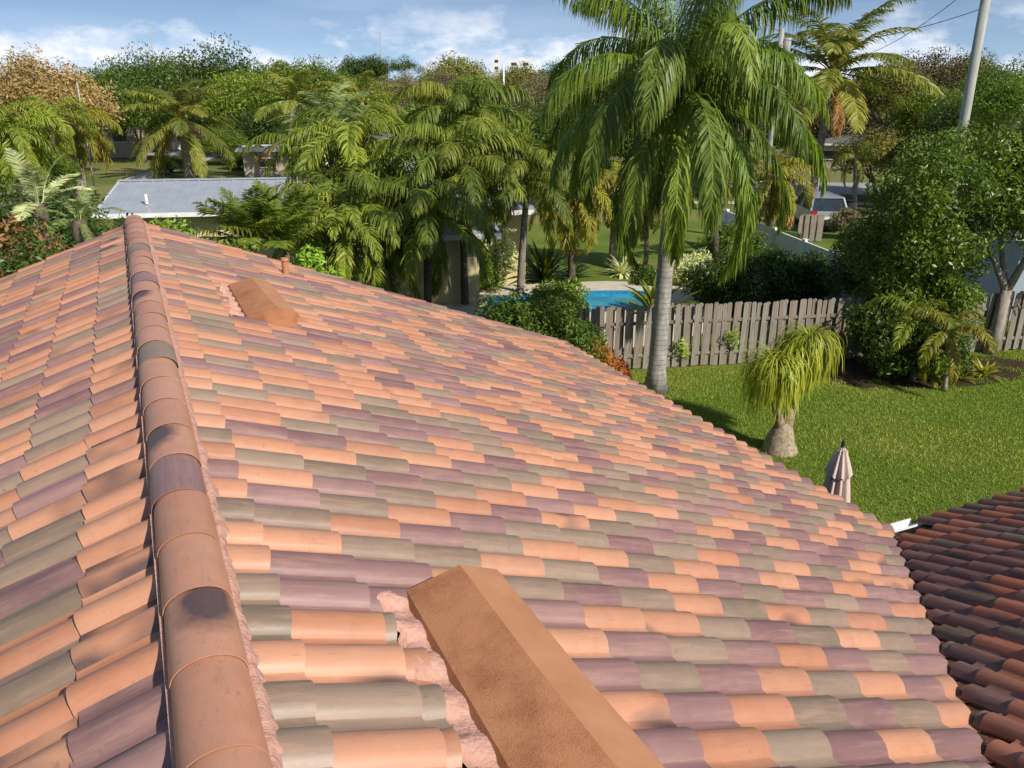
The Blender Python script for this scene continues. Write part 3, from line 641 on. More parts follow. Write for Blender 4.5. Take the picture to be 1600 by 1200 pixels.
def crown_blobs(rr, k, lo=-.15, rin=.45, rout=.82, br=(.22, .40), flat=.8):
    d = rr.normal(0, 1, (k, 3)); d /= np.linalg.norm(d, axis=1)[:, None]; d[:, 2] = np.where(d[:, 2] < lo, -d[:, 2]*.6, d[:, 2]); r_ = rr.uniform(rin, rout, k)
    c = d*r_[:, None]*np.array([1, 1, flat]); c[:, 2] += .0; return c, rr.uniform(br[0], br[1], k)
def crown_lib(name, seed, k, n, size, mat, **kw):
    rr = np.random.default_rng(seed); yl = kw.pop('yl', (.25, .25)); bl = kw.pop('leafbr', (.7, 1.25)); c, r_ = crown_blobs(rr, k, **kw); V, F, C = leafcloud(c, r_, n, size, rr, yl=yl, br=bl)
    return mesh(name, V, F, [mat], attrs={'tint': ('C', C)})
def limbs(mb, H, R_, rr, n=5, r0=.2, z0=.35, spread=.6):
    mb.tube([(0, 0, 0), (rr.uniform(-.1, .1), rr.uniform(-.1, .1), H*z0*.5), (rr.uniform(-.2, .2), rr.uniform(-.2, .2), H*z0)], [r0*1.35, r0, r0*.85], 9)
    for i in range(n):
        a_ = i*6.283/n+rr.uniform(-.4, .4); q = rr.uniform(.7, 1.1)
        p0 = np.array((0, 0, H*z0*.95)); p1 = p0+np.array((math.cos(a_)*R_*.3*q, math.sin(a_)*R_*.3*q, H*.18)); p2 = np.array((math.cos(a_)*R_*spread*q, math.sin(a_)*R_*spread*q, H*rr.uniform(.68, .85)))
        mb.tube([p0, p1, (p1+p2)/2+np.array((rr.uniform(-.2, .2), rr.uniform(-.2, .2), .1)), p2], [r0*.6, r0*.42, r0*.28, r0*.08], 6)
        p3 = p2+np.array((rr.uniform(-.3, .3)*R_, rr.uniform(-.3, .3)*R_, H*.1)); mb.tube([(p1+p2)/2, p3], [r0*.25, r0*.04], 5)
def tree(name, label, px, ytop, D, rad_m, crown, bark=M_BARK, cz=.55, vs=1.0, seed=0, cat='tree', group=None):
    """a tree whose top shows at (px, ytop), D metres away; crown radius rad_m"""
    x_, y_, zt_ = ad(px, ytop, D); rr = random.Random(seed+int(px)); T_ = thing(name, label, cat, (x_, y_, 0), rr.uniform(0, 6.28), group)
    vr = rad_m*.85*vs; zc = max(zt_-vr, rad_m*.3); H_ = zc+vr
    mb = MB(); limbs(mb, H_*.92, rad_m, rr, 5, r0=max(.12, rad_m*.045), z0=min(.5, max(.15, (zc-vr*.55)/H_))); mb.build('trunk', bark, T_, smooth=True)
    obj('crown', crown, T_, (0, 0, zc), None, (rad_m, rad_m, rad_m*vs)); return T_
def shrub(name, label, base, R_, H_, mat, seed, n=2500, size=.07, k=26, cat='shrub', yl=(.25, .25), stems=5, group=None):
    rr = np.random.default_rng(seed); S_ = thing(name, label, cat, (base[0], base[1], 0), 0, group)
    c, r_ = crown_blobs(rr, k, lo=-.9, rin=.35, rout=.75, br=(.22, .36), flat=1.0); c[:, 2] = (c[:, 2]*.5+.5); 
    c = c*np.array([R_, R_, H_]); rm = r_*min(R_, H_*.7)
    V, F, C = leafcloud(c, rm, n, size, rr, yl=yl); V[:, 2] = np.maximum(V[:, 2], .02); obj('foliage', mesh('foliage', V, F, [mat], attrs={'tint': ('C', C)}), S_)
    mb = MB()
    for i in range(stems):
        a_ = rr.uniform(0, 6.28); q = rr.uniform(.2, .6)*R_; mb.tube([(0, 0, 0), (math.cos(a_)*q*.5, math.sin(a_)*q*.5, H_*.4), (math.cos(a_)*q, math.sin(a_)*q, H_*.8)], [.03, .022, .008], 5)
    mb.build('stem', M_BARK, S_); return S_
def straps(name, label, base, n, L, w_, mat, seed, elev=(20, 85), droop=1.2, cat='plant', yl=(.1, .3), z0=0., group=None):
    rr = np.random.default_rng(seed); S_ = thing(name, label, cat, (base[0], base[1], 0), 0, group); obj('leaves', strap_mesh(n, L, w_, mat, rr, elev, droop, yl), S_, (0, 0, z0)); return S_
def strap_mesh(n, L, w_, mat, rr, elev=(20, 85), droop=1.2, yl=(.1, .3), seg=4, r0=.03, azr=(0, 6.283)):
    V, F, C = [], [], []
    for i in range(n):
        a_ = rr.uniform(*azr); e_ = math.radians(rr.uniform(*elev)); l = L*rr.uniform(.7, 1.1); hd = np.array((math.cos(a_), math.sin(a_), 0)); sd = np.array((-math.sin(a_), math.cos(a_), 0)); p = hd*r0; o_ = len(V); br = rr.uniform(.75, 1.25); ye = rr.uniform(*yl); dr = droop*rr.uniform(.55, 1.35); tw = rr.normal(0, .25)
        for m in range(seg+1):
            t = m/seg; ww = w_*.5*(.6 if m == 0 else (1 if m < seg else 0.)); cc = (br, min(1, ye+.35*t*t), 0, 1)
            V.append(p-sd*ww); C.append(cc)
            if m < seg: V.append(p+sd*ww); C.append(cc)
            ee = e_-dr*(t**1.0)*1.3; ee = max(ee, -1.5); p = p+(hd*math.cos(ee)+np.array((0, 0, math.sin(ee)))+sd*tw*.3)*l/seg
        for m in range(seg-1): F.append((o_+2*m, o_+2*m+1, o_+2*m+3, o_+2*m+2))
        F.append((o_+2*seg-2, o_+2*seg-1, o_+2*seg))
    return mesh('leaves', V, F, [mat], attrs={'tint': ('C', C)})

# ================================================================ FENCES
def fence_line(P0, d, n, pitch, H, mats, parent, wid, th, seed, gapf=None):
    rr = random.Random(seed); ms = []
    for v in range(5):
        w2 = wid/2*rr.uniform(.93, 1.04); h_ = H*rr.uniform(.975, 1.02); dg = wid*.24; b = rr.uniform(-.006, .006); t = th/2
        prof = [(-w2, 0), (w2, 0), (w2+b, h_-dg), (w2-dg+b, h_), (-w2+dg+b, h_), (-w2+b, h_-dg)]
        V = [(x_, -t, z_) for x_, z_ in prof]+[(x_, t, z_) for x_, z_ in prof]; k = len(prof)
        ms.append(mesh('board', V, [tuple(range(k)), tuple(range(2*k-1, k-1, -1))]+[(i+k, (i+1) % k+k, (i+1) % k, i) for i in range(k)], [mats]))
    nrm_ = np.array((-d[1], d[0]))
    for i in range(n):
        p = np.array(P0)+np.array(d)*pitch*i + nrm_*(rr.uniform(-.006, .006)+(.028 if i % 2 else -.028))
        obj('board', ms[rr.randrange(5)], parent, (p[0], p[1], 0.02+rr.uniform(-.02, .02)), (rr.gauss(0, .012), rr.gauss(0, .012), math.atan2(d[1], d[0])+rr.gauss(0, .02)))
A0 = np.array((7.9, 17.66)); fd = np.array((0.9634, -0.2680)); fd /= np.linalg.norm(fd)
wf = thing('wooden_fence', 'weathered grey wooden board fence along the back of the lawn', 'fence')
fence_line(A0, fd, 128, .128, 1.62, M_WOOD, wf, .118, .018, 3)
for hz_ in (.35, 1.2):
    mb = MB(); bar(mb, (*A0, hz_), (*(A0+fd*16.4), hz_), .035, .085); mb.build('rail', M_WOOD, wf)
for i in range(8):
    p = A0+fd*2.35*i; mb = MB(); mb.box((0, 0, .78), (.09, .09, 1.56)); mb.build('post', M_WOOD, wf, loc=(p[0]-.02, p[1]+.06, 0)).rotation_euler = (0, 0, math.atan2(fd[1], fd[0]))
vf = thing('white_fence', 'white vinyl fence running away from the wooden fence behind the hedge', 'fence')
B0 = np.array((19.25, 15.0)); e2 = np.array((0.30, 0.954)); e2 /= np.linalg.norm(e2); Lv = 15.5
vm = []
for v in range(3): vm.append(MB().box((0, 0, .80), (.148, .03, 1.44)).V)
bm_ = mesh('board', vm[0], [(0, 1, 3, 2), (4, 6, 7, 5), (0, 4, 5, 1), (2, 3, 7, 6), (0, 2, 6, 4), (1, 5, 7, 3)], [M_VINYL])
for i in range(int(Lv/.155)):
    p = B0+e2*(.08+.155*i); obj('board', bm_, vf, (p[0], p[1], 0), (0, 0, math.atan2(e2[1], e2[0])))
mb = MB(); bar(mb, (*B0, 1.57), (*(B0+e2*Lv), 1.57), .07, .12); mb.build('rail', M_VINYL, vf)
for i in range(7):
    p = B0+e2*i*2.5; mb = MB(); mb.box((0, 0, .83), (.13, .13, 1.66)); mb.box((0, 0, 1.69), (.16, .16, .04)); mb.build('post', M_VINYL, vf, loc=(p[0], p[1], 0))
sf2 = thing('wooden_fence', 'short run of tall brown board fence behind the white vinyl fence near the silver car', 'fence')
q0 = np.array(gp(1262, 402)); fence_line(q0+np.array((2.2, 3.0)), (.93, -.37), 8, .15, 1.25, M_WOOD, sf2, .14, .02, 9)

# ================================================================ POOL YARD
deckp = [gp(px, py, .30) for px, py in [(560, 462), (640, 452), (720, 449), (800, 446), (880, 441), (950, 439), (1010, 441), (1060, 447), (1110, 458), (1135, 476), (1120, 500), (1040, 520), (960, 530), (860, 530), (740, 520), (600, 505)]]
c_ = np.mean([gp(px, py, .30) for px, py in [(745, 478), (1035, 478)]], 0)
ang = [math.atan2(p[1]-c_[1], p[0]-c_[0]) for p in deckp]
def ray_poly(poly, c, a):
    best = None; d = (math.cos(a), math.sin(a))
    for i in range(len(poly)):
        p, q = poly[i], poly[(i+1) % len(poly)]; ex, ey = q[0]-p[0], q[1]-p[1]; den = d[0]*ey-d[1]*ex
        if abs(den) < 1e-9: continue
        t = ((p[0]-c[0])*ey-(p[1]-c[1])*ex)/den; s = ((p[0]-c[0])*d[1]-(p[1]-c[1])*d[0])/den
        if t > 0 and 0 <= s <= 1 and (best is None or t < best): best = t
    return (c[0]+d[0]*(best or 1), c[1]+d[1]*(best or 1))
poolp = [gp(px, py, .16) for px, py in [(742, 480), (775, 469), (840, 466), (905, 461), (960, 460), (1005, 461), (1035, 468), (1038, 478), (1015, 488), (950, 494), (860, 496), (780, 494)]]
NA = 72; outer = [ray_poly(deckp, c_, 2*math.pi*i/NA) for i in range(NA)]; inner = [ray_poly(poolp, c_, 2*math.pi*i/NA) for i in range(NA)]
pool = thing('swimming_pool', 'freeform swimming pool with blue water and a raised pale deck beyond the palms', 'swimming pool')
V = [(*p, .30) for p in outer]+[(*p, .30) for p in inner]+[(*p, -.01) for p in outer]
MB().add(V, [(i, (i+1) % NA, NA+(i+1) % NA, NA+i) for i in range(NA)]+[(2*NA+i, 2*NA+(i+1) % NA, (i+1) % NA, i) for i in range(NA)]).build('deck', M_DECK, pool)
MB().add([(*p, .304) for p in inner]+[(*p, .02) for p in inner], [(i, (i+1) % NA, NA+(i+1) % NA, NA+i) for i in range(NA)]).build('pool_wall', M_POOLTILE, pool)
MB().add([(*p, .17) for p in inner], [tuple(range(NA))]).build('water', M_WATER, pool)

# ================================================================ HOUSE WITH THE METAL ROOF
def rotframe(o, az):
    e1 = np.array((math.cos(az), math.sin(az))); e2_ = np.array((-math.sin(az), math.cos(az)))
    return lambda a, b, z=0.: (o[0]+e1[0]*a+e2_[0]*b, o[1]+e1[1]*a+e2_[1]*b, z)
mh = thing('metal_roof_house', 'low yellow house with grey standing seam metal roof beyond the ridge end', 'house')
def roof_slope(parent, fr, a0, a1, b0, z0, b1, z1, seam=.42, hipL=0., hipR=0., mat=M_METAL, name='roof_slope'):
    mb = MB(); t = .04
    V = [fr(a0, b0, z0), fr(a1, b0, z0), fr(a1-hipR, b1, z1), fr(a0+hipL, b1, z1)]; V2 = [(v[0], v[1], v[2]-t) for v in V]
    mb.add(V+V2, [(0, 1, 2, 3), (7, 6, 5, 4), (0, 4, 5, 1), (1, 5, 6, 2), (2, 6, 7, 3), (3, 7, 4, 0)]); s = mb.build(name, mat, parent)
    if seam:
        n = int((a1-a0)/seam); mp = {}
        for i in range(n+1):
            a = a0+.02+i*seam; tt = 1.0
            if hipR and a > a1-hipR: tt = (a1-a)/hipR
            if hipL and a < a0+hipL: tt = min(tt, (a-a0)/hipL)
            if tt < .1: continue
            p = np.array(fr(a, b0, z0+.018)); q = np.array(fr(a, b0+(b1-b0)*tt, z0+(z1-z0)*tt+.018)); m2 = MB(); bar(m2, p, q, .03, .045); m2.build('seam', mat, s)
    return s
hA = rotframe((-1.25, 31.9), math.radians(-15))
HLA = 12.5
roof_slope(mh, hA, 0, HLA, 0, 2.6, 3.7, 3.32); roof_slope(mh, hA, 0, HLA, 7.4, 2.6, 3.7, 3.32, seam=0)
mb = MB(); mb.box((HLA/2, 3.7, 1.24), (HLA-1, 6.3, 2.48), fr=lambda p: hA(*p)); mb.build('wall', M_CREAM, mh)
mb = MB(); bar(mb, hA(0, -.02, 2.53), hA(HLA, -.02, 2.53), .06, .15); mb.build('gutter', M_WHITE, mh)
mb = MB(); bar(mb, hA(0, 3.7, 3.35), hA(HLA, 3.7, 3.35), .22, .05); mb.build('ridge', M_METAL, mh)
mb = MB()
for a in (.03, HLA-.03):
    bar(mb, hA(a, 0, 2.54), hA(a, 3.7, 3.26), .04, .14)
mb.build('fascia', M_WHITE, mh)
hB = rotframe((4.75, 24.5), math.radians(-15))
roof_slope(mh, hB, 0, 5.6, 0, 2.55, 5.4, 3.25, seam=.42); roof_slope(mh, hB, 5.7, 7.4, 3.4, 2.75, 5.6, 3.20)
mb = MB(); bar(mb, hB(0, -.03, 2.46), hB(5.6, -.03, 2.46), .08, .16); bar(mb, hB(5.7, 3.36, 2.67), hB(7.4, 3.36, 2.67), .08, .16); mb.build('gutter', M_WHITE, mh)
mb = MB(); mb.box((2.7, 3.6, 1.2), (4.6, 6.0, 2.4), fr=lambda p: hB(*p)); mb.box((6.2, 5.9, 1.28), (1.8, 4.0, 2.56), fr=lambda p: hB(*p)); mb.build('wall', M_CREAM, mh)
for a in ():
    mb = MB(); mb.box((a, .59, 1.25), (.95, .04, 1.5), fr=lambda p: hB(*p)); w_o = mb.build('window', M_GLASS, mh)
    mb = MB()
    for dx in (-.5, 0, .5): mb.box((a+dx, .56, 1.25), (.05, .05, 1.6), fr=lambda p: hB(*p))
    for dz in (.45, 2.05): mb.box((a, .56, dz), (1.05, .05, .06), fr=lambda p: hB(*p))
    mb.build('frame', M_WHITE, w_o)
vv = MB(); vv.tube([hA(1.6, .9, 2.8), hA(1.6, .9, 3.15)], .06, 8); vv.build('vent_pipe', M_WHITE, mh)
gw = thing('garden_wall', 'white wall of the yellow house patio behind the dark palm trunk', 'wall')
mb = MB(); pa, pb = gp(596, 470), gp(700, 478); bar(mb, (*pa, .55), (*pb, .55), .15, 1.1); mb.build('panel', M_WHITE, gw)
mb = MB(); bar(mb, (*pa, 1.13), (*pb, 1.13), .22, .06); mb.build('coping', M_CONC, gw)
pt = thing('patio_slab', 'pale concrete patio slab in front of the yellow house', 'patio')
MB().add([(*gp(px, py), .03) for px, py in [(540, 448), (700, 452), (760, 500), (560, 520)]]+[(*gp(px, py), -.01) for px, py in [(540, 448), (700, 452), (760, 500), (560, 520)]], [(0, 1, 2, 3), (0, 4, 5, 1), (3, 2, 6, 7)]).build('slab', M_DECK, pt)
# two wooden patio chairs by the yellow wall
def chair(label, base, rz):
    c = thing('patio_chair', label, 'chair', (*base, 0), rz, 'reddish wooden patio chairs')
    mb = MB()
    for i in range(4): mb.box((0, -.21+.14*i, .42), (.5, .11, .03))
    mb.build('seat', M_CHAIR, c)
    mb = MB()
    for i in range(4): mb.box((-.21+.14*i, .27+.0, .78), (.10, .03, .68))
    mb.build('backrest', M_CHAIR, c)
    for sx in (-.24, .24):
        for sy in (-.22, .26): MB().box((sx, sy, .2 if sy < 0 else .2), (.05, .05, .41)).build('leg', M_CHAIR, c)
        MB().box((sx*1.1, 0, .62), (.09, .55, .03)).build('armrest', M_CHAIR, c)
    return c
chair('reddish wooden patio chair nearer to the yellow wall', gp(572, 455), 2.2); chair('reddish wooden patio chair nearer to the dark palm trunk', gp(592, 458), 1.6)

# ================================================================ FAR BUILDINGS, CARS, POLES
def small_house(name, label, px, py, D, w, d, h, rise, wall, roof, az, cat='house', flat=False, win=3):
    x_, y_, z_ = ad(px, py, D); o = thing(name, label, cat, (x_, y_, 0), az); mb = MB(); mb.box((0, 0, h/2), (w, d, h)); mb.build('wall', wall, o)
    if flat:
        mb = MB(); mb.box((0, 0, h+.12), (w+.9, d+.9, .22)); mb.build('roof', roof, o)
    else:
        mb = MB(); ov = .5; mb.add([(-w/2-ov, -d/2-ov, h), (w/2+ov, -d/2-ov, h), (w/2+ov, d/2+ov, h), (-w/2-ov, d/2+ov, h), (-w/2+d/2, 0, h+rise), (w/2-d/2, 0, h+rise)], [(0, 1, 5, 4), (2, 3, 4, 5), (1, 2, 5), (3, 0, 4), (3, 2, 1, 0)]); mb.build('roof', roof, o)
        mb = MB()
        for sy in (-1, 1): mb.box((0, sy*(d/2+ov+.02), h-.06), (w+2*ov, .05, .16))
        mb.build('fascia', M_WHITE, o)
    for i in range(win):
        xx = -w/2+(i+.5)*w/win; wo_ = MB().box((xx, -d/2-.01, h*.55), (min(1.2, w/win*.5), .06, h*.35)).build('window', M_GLASS, o)
        f_ = MB(); ww = min(1.2, w/win*.5)
        for dz in (-1, 1): f_.box((xx, -d/2-.035, h*.55+dz*h*.185), (ww+.1, .06, .06))
        f_.build('frame', M_WHITE, wo_)
    return o
small_house('carport', 'small beige building with flat white roof beyond the metal roof', 425, 268, 71, 3.6, 4, 1.9, 0, M_BEIGE, M_WHITE, -.3, 'building', True, 1)
small_house('house', 'far house with dark shingle roof showing right of the golden tree', 138, 150, 96, 9, 7, 4.1, 1.5, M_BEIGE, M_SHINGLE, -.2)
small_house('house', 'pale house with grey roof across the road behind the coconut palm', 258, 214, 104, 16, 8, 2.6, 1.3, M_WHITE, M_SHINGLE, -.1, win=4)
small_house('house', 'white walled house half hidden behind the middle palms', 600, 200, 62, 8, 6, 2.5, 1.0, M_WHITE, M_SHINGLE, -.3)
small_house('house', 'dark roofed house with white eave behind the right utility pole', 1585, 150, 56, 7, 6, 4.7, .9, M_DARK, M_SHINGLE, -.75)
small_house('house', 'pale blue house behind the right end of the wooden fence', 1680, 430, 33, 6.5, 6, 2.7, 1.0, M_PBLUE, M_SHINGLE, -.55, win=1)
small_house('house', 'tan roofed house across the street right of the silver car', 1345, 262, 82, 8, 6, 2.1, .8, M_BEIGE, M_SHINGLE, -.8)
def block(label, px, top, D, w, h2):
    x_, y_, z_ = ad(px, top, D); o = thing('apartment_block', label, 'building', (x_, y_, 0), -.43); MB().box((0, 0, z_/2), (w, 14, z_)).build('wall', M_WHITE, o); MB().box((w*.1, 0, z_+h2/2), (w*.25, 5, h2)).build('roof_hut', M_WHITE, o)
    nx = int(w/4)
    for r_ in range(2):
        for i in range(nx): MB().box((-w/2+(i+.5)*w/nx, -7.03, z_-2.2-3.2*r_), (w/nx*.45, .1, 1.3)).build('window', M_GLASS, o)
block('white apartment block on the skyline, the wide one left of the big palm', 812, 93, 420, 11, .6)
block('small white flat roofed block on the skyline, left of the wide one', 776, 89, 450, 4, .6)
def car(label, base, rz, paint, suv=True):
    c = thing('parked_car', label, 'car', (*base, 0), rz); L, Wd = 4.6, 1.8
    prof = [(-2.3, .35), (-2.28, .95), (-2.2, 1.05), (-1.95, 1.12), (-.95, 1.02) if not suv else (-1.1, 1.05), (-.2, 1.1), (1.9, 1.12), (2.25, 1.0), (2.3, .6), (2.25, .35)]
    prof = [(-2.28, .38), (-2.3, .8), (-2.2, .95), (-1.1, 1.02), (1.95, 1.08), (2.25, 1.02), (2.3, .6), (2.25, .38)]
    mb = MB(); n = len(prof)
    for k, (yy, s) in enumerate(((-Wd/2+.06, .96), (-Wd/2, 1.0), (Wd/2, 1.0), (Wd/2-.06, .96))): mb.V += [(x_*s, yy, .36+(z_-.36)*s) for x_, z_ in prof]
    for k in range(3):
        for i in range(n): mb.F.append((k*n+i, k*n+(i+1) % n, (k+1)*n+(i+1) % n, (k+1)*n+i)); mb.M.append(0)
    mb.F += [tuple(range(n-1, -1, -1)), tuple(3*n+i for i in range(n))]; mb.M += [0, 0]; mb.build('body', paint, c)
    x0, x1, x2, x3 = (-1.15, -.45, 1.75, 2.12) if suv else (-1.0, -.3, 1.1, 1.75); zt_ = 1.66 if suv else 1.42; w1, w2 = Wd/2-.04, Wd/2-.2
    cb = [(x0, -w1, 1.03), (x3, -w1, 1.06), (x3, w1, 1.06), (x0, w1, 1.03), (x1, -w2, zt_-.03), (x2, -w2, zt_-.03), (x2, w2, zt_-.03), (x1, w2, zt_-.03)]
    gl = MB().add(cb, [(0, 1, 5, 4), (1, 2, 6, 5), (2, 3, 7, 6), (3, 0, 4, 7)]).build('glass', M_GLASS, c)
    mb = MB(); mb.box(((x1+x2)/2, 0, zt_), (x2-x1+.14, w2*2+.06, .07)); mb.build('roof', paint, c)
    mb = MB()
    for sy in (-1, 1):
        bar(mb, (x0, sy*w1, 1.03), (x1, sy*w2, zt_), .06, .06); bar(mb, (x3, sy*w1, 1.05), (x2, sy*w2, zt_), .09, .09); bar(mb, (.45, sy*(w1+.005), 1.04), (.42, sy*(w2+.01), zt_), .08, .05)
    mb.build('pillar', paint, c)
    for sy in (-1, 1):
        MB().box((2.27, sy*.74, .92), (.08, .26, .30)).build('tail_light', M_RED, c); MB().box((-2.27, sy*.66, .78), (.08, .34, .15)).build('headlight', M_VINYL, c)
        for xx in (-1.42, 1.38):
            w_ = MB(); w_.tube([(xx, sy*.70, .34), (xx, sy*.90, .34)], .34, 16); wo_ = w_.build('wheel', M_BLACK, c); MB().tube([(xx, sy*.885, .34), (xx, sy*.91, .34)], .2, 12).build('rim', M_SILVER, wo_)
    MB().box((2.31, 0, .52), (.1, 1.7, .22)).build('bumper', M_BLACK, c); MB().box((2.33, 0, .74), (.02, .5, .13)).build('number_plate', M_WHITE, c)
gcar = gp(1272, 353); car('silver station wagon with red tail light parked beyond the white fence', gcar, math.radians(-118), M_SILVER)
car('dark grey car parked on the far left road verge', gp(82, 252), math.radians(190), M_CARGREY, False)
car('dark car parked by the road behind the left yellow palm', gp(168, 236), math.radians(175), M_BLACK, True)
def pole(name, label, px, pyb, pyt, D, r, mat, lean=(0, 0), cat='pole'):
    x_, y_, zt_ = ad(px, pyt, D); o = thing(name, label, cat, (x_, y_, 0)); MB().tube([(0, 0, 0), (lean[0]/2, lean[1]/2, zt_/2), (lean[0], lean[1], zt_)], [r*1.25, r*1.1, r], 14).build('shaft', mat, o, smooth=True); return o, (x_, y_, zt_)
o, pp = pole('utility_pole', 'large weathered concrete utility pole at the right edge of the sky', 1551, 165, -60, 37, .17, M_POLE)
MB().box((0, 0, pp[2]-.3), (.12, 2.2, .12)).build('crossarm', M_POLE, o)
o2, p2 = pole('utility_pole', 'pole carrying a grey transformer between the big palm and the coconut palm', 1222, 200, 44, 48, .13, M_POLE)
MB().tube([(.32, -.1, p2[2]-1.35), (.32, -.1, p2[2]-.45)], .22, 14).build('transformer', M_POLE, o2, smooth=True)
MB().tube([(0, 0, p2[2]-.2), (-.8, .4, p2[2]+.25), (-1.7, .8, p2[2]+.2)], [.04, .035, .03], 6).build('lamp_arm', M_POLE, o2)
pole('utility_pole', 'thin white pole on the skyline right of the middle palms', 787, 160, 99, 118, .10, M_VINYL); pole('utility_pole', 'short grey pole left of the thin white pole', 744, 160, 112, 125, .14, M_POLE)
pole('lamp_post', 'slim pale post rising from the yellow palm on the left', 120, 180, 128, 62, .045, M_POLE); pole('antenna_mast', 'thin mast above the big green tree on the left', 233, 70, 40, 170, .09, M_POLE); pole('antenna_mast', 'thin mast beside the layered tree on the skyline', 594, 80, 48, 260, .16, M_POLE)
pole('utility_pole', 'thin grey pole left of the big queen palm crown', 806, 170, 106, 130, .12, M_POLE); pole('street_post', 'thin post by the street right of the silver car', 1281, 300, 268, 55, .04, M_POLE)
def wire(label, a, b, sag):
    P = [np.array(a)*(1-t)+np.array(b)*t-np.array((0, 0, sag*4*t*(1-t))) for t in np.linspace(0, 1, 16)]; o = MB().tube(P, .014, 5).build('power_line', M_WIRE); tag(o, label, 'wire')
wire('thin power line dipping left from the large utility pole', (pp[0], pp[1], pp[2]-.3), ad(1300, 95, 60), .8)
wire('lower thin power line left of the large utility pole', (pp[0], pp[1], pp[2]-1.5), ad(1225, 62, 48), .5)
mb_ = thing('mailbox', 'dark grey bin standing by the street right of the silver car', 'bin', (*gp(1322, 345), 0)); MB().box((0, 0, .5), (.6, .6, 1.0)).build('body', M_CARGREY, mb_); MB().box((0, 0, 1.04), (.66, .66, .07)).build('lid', M_BLACK, mb_)

# ================================================================ UMBRELLA
ux, uy = gp(1318, 690, 2.55)
um = thing('patio_umbrella', 'closed beige patio umbrella standing on the lawn behind the roof edge', 'umbrella', (ux, uy, 0))
MB().tube([(0, 0, .05), (0, 0, 2.5)], .022, 10).build('pole', M_BLACK, um, smooth=True)
MB().tube([(0, 0, 0), (0, 0, .07)], [.26, .24], 20).build('base', M_BLACK, um)
MB().tube([(0, 0, 2.46), (0, 0, 2.50), (0, 0, 2.53), (0, 0, 2.57), (0, 0, 2.585)], [.012, .024, .022, .014, .005], 10).build('finial', M_BLACK, um, smooth=True)
def folds(name, zs, rs, k, amp, ph=0., n=96, sk=0.):
    rr = np.random.default_rng(3); am = rr.uniform(.6, 1.3, k); V = []
    for z_, r_ in zip(zs, rs):
        for j in range(n):
            a_ = 2*math.pi*j/n; w_ = math.cos(a_*k+ph+sk*(zs[0]-z_)); f_ = r_*(1+amp*am[int(a_/(2*math.pi)*k) % k]*(abs(w_)**.7*(1 if w_ > 0 else -1)))
            V.append((f_*math.cos(a_), f_*math.sin(a_), z_+(.03*w_ if z_ == zs[-1] else 0)))
    F = [(i*n+j, (i+1)*n+j, (i+1)*n+(j+1) % n, i*n+(j+1) % n) for i in range(len(zs)-1) for j in range(n)]
    return obj(name, mesh(name, V, F, [M_FABRIC], smooth=True), um)
folds('canopy', [2.44, 2.3, 2.1, 1.85, 1.6, 1.3, 1.0, .8], [.05, .08, .11, .14, .17, .20, .23, .25], 9, .26, sk=.35)
folds('top_flap', [2.47, 2.40, 2.30, 2.18, 2.08], [.025, .06, .092, .125, .145], 9, .22, ph=.4)
MB().tube([(.0, 0, 1.45), (0, 0, 1.50)], [.172, .168], 24).build('tie_strap', M_FABRIC, um, smooth=True)

# ================================================================ PONYTAIL PALM
bx, by = gp(1218, 704)
pon = thing('ponytail_palm', 'two headed ponytail palm with swollen base and drooping yellow green leaves on the lawn', 'palm tree', (bx, by, 0))
rgt = RT/np.linalg.norm(RT[:2]); fwd_ = np.array((_h[0], _h[1], 0))
def L3(r_, f_, z_): return tuple(np.array((rgt[0]*r_, rgt[1]*r_, 0))+fwd_*f_+np.array((0, 0, z_)))
MB().tube([L3(0, 0, -.05), L3(0, 0, .06), L3(-.02, 0, .22), L3(.02, 0, .45), L3(.04, 0, .62)], [.37, .33, .28, .21, .13], 18).build('swollen_base', M_PONY, pon, smooth=True)
MB().tube([L3(.03, 0, .40), L3(.11, 0, .75), L3(.22, .1, 1.15), L3(.36, .2, 1.60), L3(.42, .25, 2.05)], [.16, .105, .085, .075, .065], 10).build('stem', M_PONY, pon, smooth=True)
MB().tube([L3(-.02, 0, .42), L3(-.12, -.05, .75), L3(-.30, -.1, 1.15), L3(-.32, -.1, 1.72)], [.14, .085, .07, .055], 10).build('stem', M_PONY, pon, smooth=True)
rr = np.random.default_rng(11)
for (c_3, n_, l_) in ((L3(.40, .25, 2.14), 700, 1.15), (L3(.14, .2, 1.98), 260, 1.05), (L3(-.32, -.1, 1.74), 480, 1.25), (L3(-.05, .0, 1.84), 200, 1.05)):
    obj('leaf_head', strap_mesh(n_, l_, .020, L_LIME, rr, (20, 88), 4.4, (.0, .4), seg=10, r0=.04), pon, c_3)

# ================================================================ PALMS
el = [80, 58, 38, 18, -2, -22]
queen = frond_set('queen', [88, 76, 64, 50, 34, 14, -10, -30], lambda e_: (1.15 if e_ > 85 else 1.65 if e_ > 70 else 1.7+max(0, e_)/90), L_QUEEN, 2, power=1.15, L=4.0, npair=160, ll=.92, wid=.034, droop=1.35, plum=.40, yellow=.06, ytip=.25, petiole=.10, rach=.03)
PQ = palm('queen_palm', 'tall queen palm with smooth pale grey trunk rising just beyond the roof edge', gp(1024, 612), 6.6, (.12*rgt[0]+.02, .12*rgt[1]+.0), (.215, .135), queen, 42, 1.0, M_QTRUNK, crownshaft=None, seed=4, boots=(16, .9), fsc=(.9, 1.12))
coco = frond_set('coco', [78, 55, 35, 12, -12, -38], lambda e_: .85+max(0, e_)/110, L_COCO, 2, L=3.4, npair=62, ll=.72, wid=.055, droop=.30, plum=.12, yellow=.10, ytip=.35, petiole=.16, rach=.035, nseg=3)
